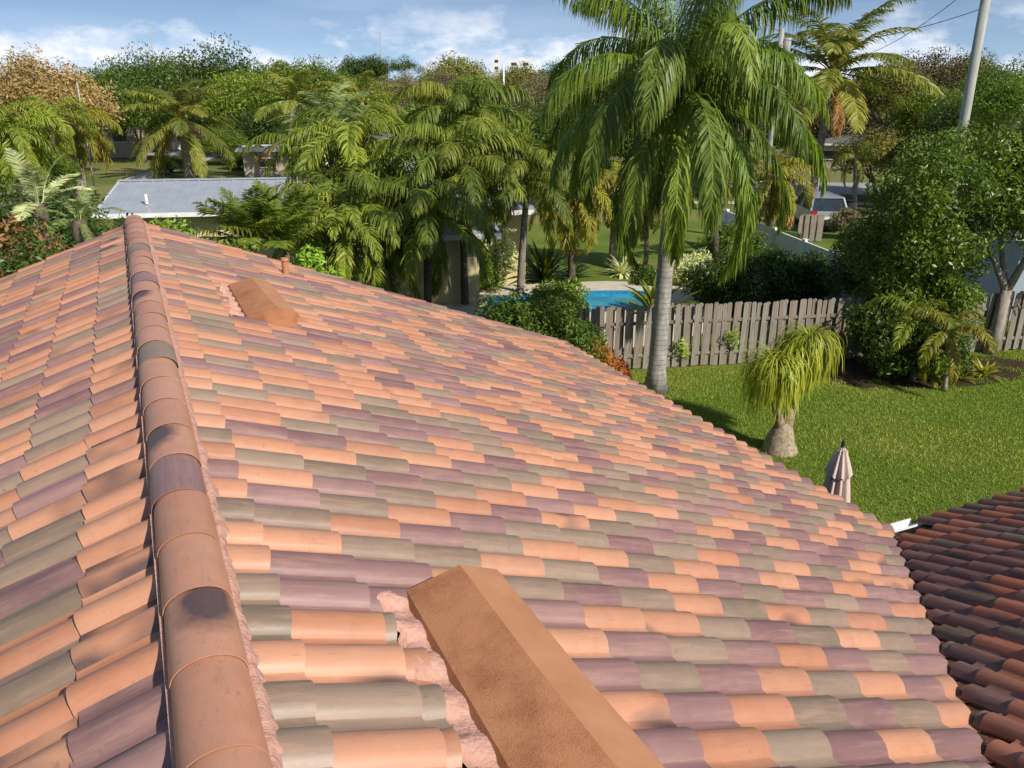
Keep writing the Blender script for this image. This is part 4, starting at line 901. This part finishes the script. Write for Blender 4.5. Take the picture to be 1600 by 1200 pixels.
mid = frond_set('mid', [78, 58, 36, 12, -16, -45], lambda e_: 1.35+max(0, e_)/90, L_MID, 2, L=2.4, npair=60, ll=.62, wid=.044, droop=.75, plum=.30, yellow=.16, ytip=.25, petiole=.10, rach=.022)
fox = frond_set('fox', [70, 45, 20, -5, -35, -60], lambda e_: 1.5+max(0, e_)/80, L_YEL, 2, L=2.0, npair=75, ll=.42, wid=.034, droop=.55, plum=.6, yellow=.15, ytip=.5, petiole=.12)
foxg = frond_set('foxg', [70, 45, 20, -5, -30, -50], lambda e_: 1.5+max(0, e_)/80, L_QUEEN, 1, L=2.0, npair=75, ll=.45, wid=.034, droop=.45, plum=.6, yellow=.30, ytip=.5, petiole=.12)
silv = frond_set('silver', [80, 60, 40, 20, 0, -25], lambda e_: .8+max(0, e_)/120, L_SILV, 1, L=2.4, npair=60, ll=.40, wid=.035, droop=.15, plum=.15, yellow=.15, ytip=.3, petiole=.12)
upr = frond_set('upright', [86, 76, 66, 56, 44, 30], lambda e_: .75, L_MID, 1, L=2.0, npair=44, ll=.55, wid=.050, droop=.22, plum=.15, yellow=.12, ytip=.2, petiole=.2)
deadf = frond_mesh('dead_frond', 2.4, math.radians(-30), 1.1, 36, .6, .05, L_DEAD, 5, droop=.6, plum=.4, yellow=.4, ytip=.3)
deadq = frond_mesh('dead_frond', 3.2, math.radians(-42), .9, 60, .7, .05, L_DEAD, 8, droop=.7, plum=.4, yellow=.3, ytip=.3)
orgf = frond_mesh('dead_frond', 2.4, math.radians(10), 1.5, 44, .5, .05, L_DEAD, 6, droop=.4, plum=.2, yellow=.2, ytip=.3)

def place_palm(name, label, px, pyb, pyt, fset, nf, r, tmat, scale=1., lean_px=0, D=None, **k):
    """trunk foot shows at (px, pyb), the crown's centre at (px+lean_px, pyt)"""
    if D is None: b = gp(px, pyb); D = math.hypot(*b)
    else: b = ad(px, pyb, D)[:2]
    t_ = ad(px+lean_px, pyt, D); return palm(name, label, b, t_[2], (t_[0]-b[0], t_[1]-b[1]), r, fset, nf, scale, tmat, **k)
place_palm('feather_palm', 'dark green feather palm with leaning slender trunk in the middle of the garden', 727, 489, 275, mid[:10], 24, (.13, .085), M_DTRUNK, 1.2, -6, crownshaft=.35, seed=31)
place_palm('feather_palm', 'feather palm with straight trunk just right of the leaning one', 813, 470, 300, mid[:10], 20, (.14, .09), M_PTRUNK, 1.12, 10, crownshaft=.35, seed=32)
place_palm('feather_palm', 'feather palm with short dark trunk in front of the white patio wall', 614, 462, 292, mid, 28, (.15, .11), M_DTRUNK, 1.22, -22, crownshaft=.3, seed=33, dead=(orgf, 2, (200, 250)))
place_palm('feather_palm', 'yellow green feather palm leaning over the end of the metal roof', 560, 440, 222, foxg, 26, (.13, .09), M_DTRUNK, 1.4, -8, seed=34, D=27.5)
place_palm('feather_palm', 'broad feather palm behind the leaning one, top of the middle group', 700, 420, 185, mid[:9], 22, (.14, .1), M_DTRUNK, 1.2, 20, seed=35, D=30)
place_palm('foxtail_palm', 'slim yellow green palm on the far lawn beyond the pool', 955, 418, 300, fox, 24, (.13, .09), M_PTRUNK, 1.1, 8, crownshaft=.3, seed=36)
place_palm('foxtail_palm', 'yellow tinged palm with drooping skirt right of the straight feather palm', 893, 440, 300, fox, 26, (.14, .1), M_DTRUNK, 1.25, 0, D=29.5, seed=37)
place_palm('foxtail_palm', 'orange tinged palm behind the white fence left of the silver car', 1205, 372, 275, fox, 24, (.16, .11), M_PTRUNK, 1.1, 5, D=34, seed=38, dead=(deadf, 3))
place_palm('queen_palm', 'second queen palm hidden behind the tall pale trunk', 1120, 420, 235, foxg, 20, (.15, .1), M_DTRUNK, 1.1, -20, D=31, seed=39)
place_palm('foxtail_palm', 'small yellow green palm right behind the tall pale trunk', 1010, 400, 300, fox, 13, (.1, .07), M_PTRUNK, .95, 0, D=33, seed=55)
place_palm('coconut_palm', 'tall coconut palm with brown hanging fronds against the sky on the right', 1270, 306, 112, coco[:10], 30, (.28, .2), M_PTRUNK, 1.85, 32, D=57, seed=40, dead=(deadq, 4, (150, 110, 200, 250)), boots=(10, .5))
place_palm('coconut_palm', 'coconut palm standing alone beyond the metal roof, left', 296, 279, 186, coco, 26, (.34, .22), M_PTRUNK, 1.45, -14, seed=41, boots=(8, .6), dead=(deadf, 2))
place_palm('coconut_palm', 'coconut palm with upright fronds right of the lone coconut palm', 452, 278, 160, coco[:8], 16, (.26, .18), M_PTRUNK, 1.25, 6, D=64, seed=42, elevr=None)
place_palm('coconut_palm', 'coconut palm seen between the silver palm and the middle group', 568, 278, 160, coco[:8], 14, (.24, .16), M_PTRUNK, 1.0, -2, D=62, seed=43)
place_palm('date_palm', 'grey green date palm just left of the middle group', 520, 300, 205, silv, 26, (.22, .18), M_DTRUNK, 1.45, 0, D=44, seed=44)
place_palm('feather_palm', 'arching palm with a rusty dead frond beside the grey green date palm', 470, 300, 222, mid, 13, (.16, .12), M_DTRUNK, 1.5, 0, D=50, seed=45, dead=(orgf, 2, (170, 150)))
place_palm('foxtail_palm', 'stout palm with yellow and rusty drooping skirt on the far left lawn', 123, 274, 196, fox, 26, (.38, .28), M_PTRUNK, 1.5, -4, D=58, seed=46, dead=(deadf, 4))
place_palm('feather_palm', 'big arching palm at the left edge in front of the golden tree', 22, 300, 205, foxg, 22, (.25, .2), M_DTRUNK, 1.6, 0, D=48, seed=47)
place_palm('feather_palm', 'arching palm between the left edge palm and the stout yellow palm', 78, 280, 178, foxg, 15, (.22, .16), M_DTRUNK, 1.35, 4, D=55, seed=56)
place_palm('young_palm', 'small yellow palm left of the beige building', 388, 278, 240, fox, 9, (.09, .07), M_PTRUNK, 1.2, 0, D=70, seed=48)
place_palm('areca_palm', 'airy green palm clump leaning under the broadleaf tree', 1480, 585, 520, fox, 12, (.06, .05), M_PTRUNK, .75, 0, D=21, seed=49)
place_palm('areca_palm', 'yellow green palm clump at the foot of the broadleaf tree by the fence', 1432, 560, 500, foxg, 12, (.06, .05), M_PTRUNK, .8, 0, D=21.6, seed=50)
place_palm('feather_palm', 'green palm behind the white fence above the hedge', 1335, 330, 245, mid, 10, (.12, .09), M_PTRUNK, .8, 0, D=50, seed=51)
place_palm('areca_palm', 'palm with upright comb like leaves just beyond the roof edge, right of the other one', 448, 430, 392, upr, 18, (.08, .07), M_DTRUNK, 1.05, 0, D=22.0, seed=52)
place_palm('areca_palm', 'smaller upright leafed palm left of the other one, in front of the metal roof', 392, 420, 385, upr, 18, (.08, .07), M_DTRUNK, .85, 0, D=21.5, seed=53)
place_palm('feather_palm', 'dark leaning palm with low arch hanging over the roof edge', 545, 460, 335, mid, 22, (.12, .1), M_DTRUNK, 1.2, 0, D=24.5, seed=54)
place_palm('feather_palm', 'low bushy palm with hanging skirt in front of the yellow house', 580, 470, 375, mid, 20, (.12, .1), M_DTRUNK, .95, 0, D=24.5, seed=57)
place_palm('feather_palm', 'golden skirted low palm beside the roof edge left of the patio chairs', 535, 440, 352, foxg, 26, (.13, .1), M_DTRUNK, 1.15, 0, D=23.5, seed=58)
place_palm('feather_palm', 'dark palm with a dense hanging skirt close behind the leaning trunk', 668, 470, 330, mid, 26, (.12, .1), M_DTRUNK, 1.05, 0, D=23.8, seed=60)
# cycad-like heads at the left edge
def cycad(label, px, py, D, fset, nf, scale, seed, h=None, group=None):
    x_, y_, z_ = ad(px, py, D); return palm('cycad', label, (x_, y_), z_ if h is None else h, (0.05, 0.05), (.16, .13), fset, nf, scale, M_DTRUNK, seed=seed)
pale = frond_set('pale', [82, 62, 45, 30, 15, 0], lambda e_: .75, L_VAR, 1, L=1.9, npair=46, ll=.42, wid=.045, droop=.08, plum=.08, yellow=.3, ytip=.2, petiole=.12, fwd=.35)
cycad('pale yellow green cycad with upright comb like leaves at the left edge', 55, 318, 17.5, pale, 10, .62, 61)
cycad('grey green cycad with upright leaves left of the metal roof', 118, 345, 17.0, silv, 12, .40, 62)
shrub('rusty_shrub', 'rust orange leafed shrub at the far left edge', ad(12, 320, 15.5)[:2], 1.3, ad(12, 292, 15.5)[2], L_DEAD, 63, 5200, .075, yl=(.5, .4), k=30)
shrub('dark_shrub', 'dark tangled shrub left of the roof end', ad(44, 380, 14.8)[:2], 1.7, ad(48, 318, 14.8)[2], L_DARK, 64, 17000, .055, k=46)
shrub('dark_shrub', 'green shrub with yellow flower sprigs beside the roof end', ad(128, 372, 16.0)[:2], 1.3, ad(128, 345, 16.0)[2], L_TREE, 65, 10000, .05, k=36, yl=(.4, .5))
shrub('dark_shrub', 'low dark green bush behind the cycads', ad(50, 290, 21.0)[:2], 2.8, ad(50, 262, 21.0)[2], L_DARK, 66, 20000, .08, k=60)
shrub('bright_shrub', 'bright green leafy bush in front of the metal roof, left one', ad(285, 330, 19.5)[:2], 1.15, ad(285, 286, 19.5)[2], L_BRIGHT, 67, 9000, .075, k=30)
shrub('bright_shrub', 'bright green leafy bush at the right end of the metal roof', ad(478, 345, 19.5)[:2], .9, ad(478, 350, 19.5)[2], L_BRIGHT, 68, 4500, .075, k=26)
shrub('dark_shrub', 'dark green bush between the bright bush and the palms', ad(345, 360, 18.5)[:2], 1.1, ad(345, 318, 18.5)[2], L_TREE, 69, 9000, .07, k=30)
shrub('dark_shrub', 'dark hedge bush left of the metal roof on the lawn', ad(150, 330, 30)[:2], 1.6, 2.6, L_DARK, 70, 9000, .1, k=40)
# planting between the palms, behind the fence and along it
shrub('golden_shrub', 'golden speckled shrub behind the leaning palm trunk', gp(768, 455), 1.2, 2.9, L_VAR, 71, 6000, .075, k=30, yl=(.6, .4))
straps('agave', 'dark green spiky plant between the two slender trunks', gp(850, 440), 90, 1.7, .10, L_MID, 72, (15, 85), .5)
straps('spider_lily', 'pale variegated spiky plant at the foot of the slim far palm', gp(972, 430), 80, .9, .06, L_VAR, 73, (15, 80), .8)
straps('agave', 'green spiky plant at the edge of the pool deck', gp(893, 436), 60, 1.1, .08, L_DARK, 74, (15, 80), .6)
straps('bird_of_paradise', 'broad leafed plant leaning over the pool corner', gp(1025, 500), 34, 1.6, .20, L_MID, 75, (35, 85), .7)
for i, (px, py, r_, h_, mt, lb, sz, n_) in enumerate([
    (835, -545, 1.25, 2.45, L_TREE, 'green bush below the straight feather palm at the roof edge', .06, 6500),
    (893, -530, 1.15, 1.85, L_DARK, 'dark bush hiding the left end of the wooden fence', .06, 7500),
    (925, -560, .75, 1.3, L_CROTON, 'red and green leafed bush in front of the left fence end', .055, 5000),
    (958, -592, .55, .7, L_CROTON, 'low bush with yellow and red leaves by the fence foot', .05, 2600),
    (785, -520, 1.1, 2.75, L_DARK, 'leafy bush at the near side of the pool', .07, 5500),
    (872, 512, 1.0, 1.7, L_TREE, 'upright leafy bush hiding the middle of the pool', .07, 5000),
    (1075, 455, 1.2, 1.5, L_VAR, 'greyish pale bush right of the tall pale trunk', .06, 5500),
    (842, -500, 1.2, 2.5, L_TREE, 'tall leafy bush above the roof edge in front of the pool', .06, 6500),
    (1385, -560, 1.3, 1.9, L_DARK, 'dark leafy bush in deep shade left of the areca palms', .06, 9000),
    (1470, -550, 1.0, 1.5, L_DARK, 'dark leafy bush between the two areca palms', .06, 6000),
    (742, 468, 1.1, 1.9, L_TREE, 'leafy bush against the yellow wall beside the leaning trunk', .06, 6500),
    (1010, 455, .9, .9, L_DARK, 'small dark bush at the deck behind the tall pale trunk', .06, 3000)]):
    shrub('garden_bush', lb, gp(px, py) if py > 0 else ad(px, -py, 18.5 if px < 930 else (18.9 if px < 1000 else 21.6))[:2], r_, h_, mt, 80+i, n_, sz, k=30, yl=(.35, .4))
for i, (px, py, r_, h_, mt, lb) in enumerate([
    (1130, 490, 1.5, 1.9, L_DARK, 'dark hedge bush behind the fence, first right of the tall trunk'),
    (1190, 478, 1.6, 1.9, L_DARK, 'dark hedge bush behind the fence, in front of the white fence end'),
    (1250, 472, 1.4, 1.75, L_DARK, 'dark hedge bush behind the fence, next to the broadleaf tree'),
    (1140, 430, 1.5, 2.0, L_TREE, 'taller green bush behind the hedge left of the white fence'),
    (1215, 415, 1.0, 1.5, L_TREE, 'green vine bush leaning on the white fence'),
    (1350, 500, 1.6, 3.3, L_DARK, 'dark bush between the fence and the broadleaf tree trunk')]):
    shrub('hedge_bush', lb, gp(px, py), r_, h_, mt, 100+i, 12000, .065, k=46, yl=(.2, .3))
shrub('brown_shrub', 'brown twiggy bush beyond the white fence', gp(1318, 372), .9, 1.6, L_BROWN, 110, 5000, .07)
straps('bromeliad', 'yellow green strap leafed plant at the shaded foot of the broadleaf tree', gp(1538, 588), 70, .55, .04, L_YEL, 111, (20, 80), .9)
straps('bromeliad', 'smaller yellow strap leafed plant left of the other one', gp(1500, 594), 50, .45, .04, L_YEL, 112, (20, 80), .9)
straps('fern', 'green fern clump in the shade below the areca palms', gp(1405, 575), 90, .8, .05, L_TREE, 113, (15, 80), 1.0)
for i, (px, py) in enumerate([(1108, 500), (1090, 540), (1180, 520)]):
    pass
# vine leaves growing through the fence
for i, (px, py, zz_) in enumerate([(1085, 555, .5), (1125, 520, .75), (948, 540, .8)]):
    x_, y_ = gp(px, py, zz_); k_ = (x_-A0[0])/fd[0]; pf = A0+fd*k_; rr = np.random.default_rng(200+i)
    V, F, C = leafcloud(np.array([[pf[0], pf[1]-.12, zz_+.1], [pf[0]+.1, pf[1]-.12, zz_-.15]]), np.array([.2, .14]), 170, .05, rr, yl=(.5, .5)); o = obj('fence_vine', mesh('fence_vine', V, F, [L_BRIGHT], attrs={'tint': ('C', C)}))
    tag(o, ['small vine tuft on the fence boards, lowest and left of the ponytail palm', 'small vine tuft high on the fence boards right of the tall trunk', 'vine tuft on the fence boards left of the tall trunk'][i], 'vine')

# ================================================================ BROADLEAF TREE ON THE RIGHT
bx, by = gp(1545, 552); bt = thing('broadleaf_tree', 'large dense broadleaf tree filling the right edge above the fence', 'tree', (bx, by, 0))
rr = random.Random(8); mb = MB()
mb.tube([L3(0, 0, -.05), L3(.08, 0, .9), L3(.12, 0, 1.75)], [.19, .16, .14], 12)
for pts, rad in [([(.12, 0, 1.7), (.6, .2, 2.6), (1.3, .3, 3.6), (1.9, .2, 4.6)], .11), ([(.12, 0, 1.7), (-.25, .2, 2.5), (-.9, .5, 3.3), (-1.9, .5, 4.2)], .10), ([(.1, 0, 1.75), (.2, .8, 2.8), (.1, 1.2, 4.2), (-.1, 1.3, 5.3)], .09), ([(-.5, .3, 2.8), (-1.4, -.4, 3.1), (-2.5, -.7, 3.4)], .06), ([(.8, .2, 2.9), (.9, -.8, 3.6), (.7, -1.5, 4.4)], .06), ([(-1.0, .5, 3.4), (-1.2, 1.0, 4.4), (-1.3, 1.2, 5.2)], .05), ([(-.2, .2, 2.4), (-.9, -.6, 2.9), (-1.3, -1.1, 3.9), (-1.5, -1.2, 4.4)], .05)]:
    mb.tube([L3(*p) for p in pts], [rad*(1-.75*i/(len(pts)-1)) for i in range(len(pts))], 8)
for i in range(26):
    a_ = rr.uniform(0, 6.28); z0 = rr.uniform(2.8, 4.6); r0 = rr.uniform(.5, 1.6); p = np.array(L3(r0*math.cos(a_)-.2, r0*math.sin(a_)*.7, z0)); q = p+np.array((math.cos(a_), math.sin(a_), .4))*rr.uniform(.6, 1.3); mb.tube([p, (p+q)/2+np.array((0, 0, .1)), q], [.03, .02, .006], 5)
mb.build('trunk', M_PALEBARK, bt, smooth=True)
nr_ = np.random.default_rng(9); cs, rs = [], []
for i in range(190):
    u_ = nr_.uniform(-1, 1); t_ = nr_.uniform(0, 1); r0 = nr_.uniform(-3.5, 3.0); zt_ = 5.95-.085*(r0-.5)**2; zb_ = 1.9+ (.5 if r0 > -.8 else 0) + (.25*abs(r0+1.8)); z_ = zb_+(zt_-zb_)*t_**.8; f_ = nr_.uniform(-1.7, 1.7)*math.sqrt(max(.1, 1-((z_-3.6)/2.6)**2))
    cs.append(L3(r0, f_, z_)); rs.append(nr_.uniform(.32, .62))
for i in range(60): cs.append(L3(nr_.uniform(-3.6, -1.1), nr_.uniform(-1.0, .3), nr_.uniform(.5, 2.6))); rs.append(nr_.uniform(.3, .5))
V, F, C = leafcloud(np.array(cs), np.array(rs), 95000, .068, nr_, yl=(.45, .35), br=(.6, 1.4)); obj('crown', mesh('crown', V, F, [L_FICUS], attrs={'tint': ('C', C)}), bt)

# ================================================================ TREES OF THE NEIGHBOURHOOD
cl = {
 'dense': crown_lib('crown', 1, 130, 20000, .031, L_TREE, br=(.16, .30)), 'dense2': crown_lib('crown', 2, 110, 20000, .030, L_DARK, br=(.18, .32)), 'olive': crown_lib('crown', 3, 110, 17000, .030, L_OLIVE, br=(.16, .28)),
 'brown': crown_lib('crown', 4, 120, 12000, .026, L_BROWN, br=(.14, .24), yl=(.6, .4)), 'gold': crown_lib('crown', 5, 170, 22000, .027, L_GOLD, br=(.12, .22), yl=(.5, .5), rin=.6, rout=.86), 'airy': crown_lib('crown', 6, 40, 6500, .030, L_TREE, br=(.12, .24), rin=.3, rout=.95, flat=.7, lo=-.4),
 'layer': crown_lib('crown', 7, 50, 12000, .030, L_DARK, br=(.14, .30), flat=.42, lo=-.2, rin=.2, rout=.95), 'green': crown_lib('crown', 8, 110, 19000, .032, L_TREE, br=(.16, .28), yl=(.6, .4))}
T_ = [
 ('golden_tree', 'golden orange blossoming round tree at the left edge', 38, 68, 74, 6.0, 'gold', .95),
 ('broadleaf_tree', 'dark green tree right of the golden tree on the skyline', 165, 84, 100, 5.5, 'dense', 1.0),
 ('broadleaf_tree', 'large rounded dark tree top above the lone coconut palm', 318, 56, 98, 6.8, 'dense2', 1.15),
 ('broadleaf_tree', 'dark spreading tree left of the large rounded one', 235, 68, 96, 5.4, 'dense2', 1.2),
 ('broadleaf_tree', 'green tree filling below the rounded dark tree, left part', 205, 118, 86, 4.6, 'dense', 1.0),
 ('broadleaf_tree', 'green tree filling below the rounded dark tree, right part', 375, 98, 88, 4.8, 'green', 1.1),
 ('broadleaf_tree', 'green tree behind the upright coconut palm', 432, 84, 104, 5.2, 'green', 1.0),
 ('broadleaf_tree', 'mid green tree right of the upright coconut palm', 497, 84, 104, 5.0, 'dense', 1.0),
 ('broadleaf_tree', 'layered dark tree standing highest on the skyline', 566, 56, 128, 4.4, 'layer', 1.3),
 ('broadleaf_tree', 'thin airy tree just right of the layered one', 618, 80, 128, 4.2, 'airy', .7),
 ('broadleaf_tree', 'green tree below the layered skyline tree', 560, 110, 98, 5.4, 'green', 1.0),
 ('broadleaf_tree', 'bare brownish tree between the layered tree and the dark dome', 632, 108, 112, 3.8, 'brown', 1.0),
 ('broadleaf_tree', 'dark domed tree on the skyline above the middle palms', 712, 76, 124, 6.4, 'olive', .95),
 ('broadleaf_tree', 'reddish brown tree under the dark domed tree', 694, 104, 108, 3.6, 'brown', 1.0),
 ('broadleaf_tree', 'green bushy tree right under the dark domed tree', 742, 108, 94, 4.2, 'green', 1.0),
 ('broadleaf_tree', 'olive tree mass left of the big queen palm', 812, 92, 128, 6.0, 'olive', .9),
 ('broadleaf_tree', 'brown leafed tree behind the thin poles', 845, 108, 104, 5.0, 'brown', .9),
 ('broadleaf_tree', 'tree on the skyline just left of the queen palm crown', 880, 92, 140, 6.0, 'dense2', .9),
 ('broadleaf_tree', 'tree behind the left half of the queen palm crown', 948, 96, 120, 6.2, 'olive', .9),
 ('broadleaf_tree', 'tree behind the queen palm crown centre', 1032, 98, 110, 6.0, 'green', .9),
 ('broadleaf_tree', 'dark tree behind the right half of the queen palm crown', 1125, 96, 110, 6.0, 'dense2', .9),
 ('broadleaf_tree', 'tree between the queen palm and the coconut palm', 1195, 92, 112, 5.4, 'olive', .9),
 ('broadleaf_tree', 'brownish tree right behind the coconut palm crown', 1400, 80, 84, 4.6, 'olive', 1.0),
 ('broadleaf_tree', 'rusty brown tree left of the large utility pole', 1462, 66, 90, 5.2, 'brown', 1.0),
 ('broadleaf_tree', 'brown green tree directly behind the large utility pole', 1520, 70, 92, 4.8, 'olive', 1.0),
 ('broadleaf_tree', 'dark green tree right of the large utility pole', 1590, 84, 82, 4.4, 'dense2', 1.0),
 ('broadleaf_tree', 'light olive bush tree below the coconut palm fronds', 1385, 190, 58, 3.2, 'olive', .9),
 ('broadleaf_tree', 'green tree left of the pole foot', 1468, 124, 60, 3.4, 'green', 1.0),
 ('broadleaf_tree', 'dark tree around the foot of the large utility pole', 1520, 138, 50, 2.6, 'dense2', .9),
 ('broadleaf_tree', 'green tree right of the pole foot at the picture edge', 1600, 110, 44, 2.2, 'dense', .9),
 ('broadleaf_tree', 'brown bushy tree over the street behind the coconut trunk', 1340, 150, 84, 4.6, 'brown', .9),
 ('broadleaf_tree', 'green tree behind the foot of the coconut palm', 1255, 150, 86, 5.0, 'green', .9),
 ('broadleaf_tree', 'dense tree behind the right middle palms', 868, 148, 72, 4.4, 'dense2', 1.0),
 ('broadleaf_tree', 'dense tree filling behind the queen palm trunk', 985, 170, 76, 5.0, 'dense2', 1.0),
 ('broadleaf_tree', 'dense tree behind the second queen palm', 1090, 185, 74, 4.2, 'dense', 1.0),
 ('broadleaf_tree', 'green tree behind the top of the middle palm group', 770, 150, 66, 3.8, 'green', 1.0),
 ('broadleaf_tree', 'dark green tree behind the middle palm group, left part', 655, 158, 68, 3.8, 'dense', 1.0),
 ('broadleaf_tree', 'dark tree behind the grey green date palm', 505, 150, 76, 4.4, 'dense2', 1.0),
 ('broadleaf_tree', 'dark tree behind the beige building', 415, 150, 84, 4.6, 'dense2', 1.0),
 ('broadleaf_tree', 'dark tree behind the big arching palm on the left', 20, 150, 72, 4.6, 'dense2', 1.0),
 ('broadleaf_tree', 'dark low tree at the left edge over the grey car', 30, 212, 52, 3.0, 'dense', .9),
 ('broadleaf_tree', 'low dark tree beside the foot of the lone coconut palm', 262, 238, 74, 1.6, 'dense2', .9),
 ('broadleaf_tree', 'green bushy tree right of the lone coconut palm foot', 345, 190, 80, 2.6, 'dense', 1.0),
 ('broadleaf_tree', 'dark shrub tree between lone coconut palm and beige building', 372, 236, 76, 1.6, 'dense2', 1.0)]
for i, (nm, lb, px, py, D_, r_, cr, vs) in enumerate(T_): tree(nm, lb, px, py, D_, r_, cl[cr], M_PALEBARK if cr in ('brown', 'airy') else M_BARK, vs=vs, seed=i)
# the far wood that closes the horizon
cs, rs = [], []; nr_ = np.random.default_rng(77)
for i in range(620):
    az = YAW+nr_.uniform(-.72, .72); D_ = nr_.uniform(150, 420); h_ = 6.2+nr_.uniform(0, 2.6)+D_*.004; r_ = nr_.uniform(2.2, 4.2); cs.append((math.sin(az)*D_, math.cos(az)*D_, h_-r_)); rs.append(r_); cs.append((math.sin(az)*D_+nr_.uniform(-3, 3), math.cos(az)*D_, (h_-r_)*.5)); rs.append(r_*.9)
V, F, C = leafcloud(np.array(cs), np.array(rs), 120000, .55, nr_, yl=(.4, .3), br=(.7, 1.2)); V[:, 2] = np.maximum(V[:, 2], .1)
tag(obj('far_wood', mesh('far_wood', V, F, [L_OLIVE], attrs={'tint': ('C', C)})), 'continuous far wood closing the horizon behind the gardens', 'wood', kind='stuff')
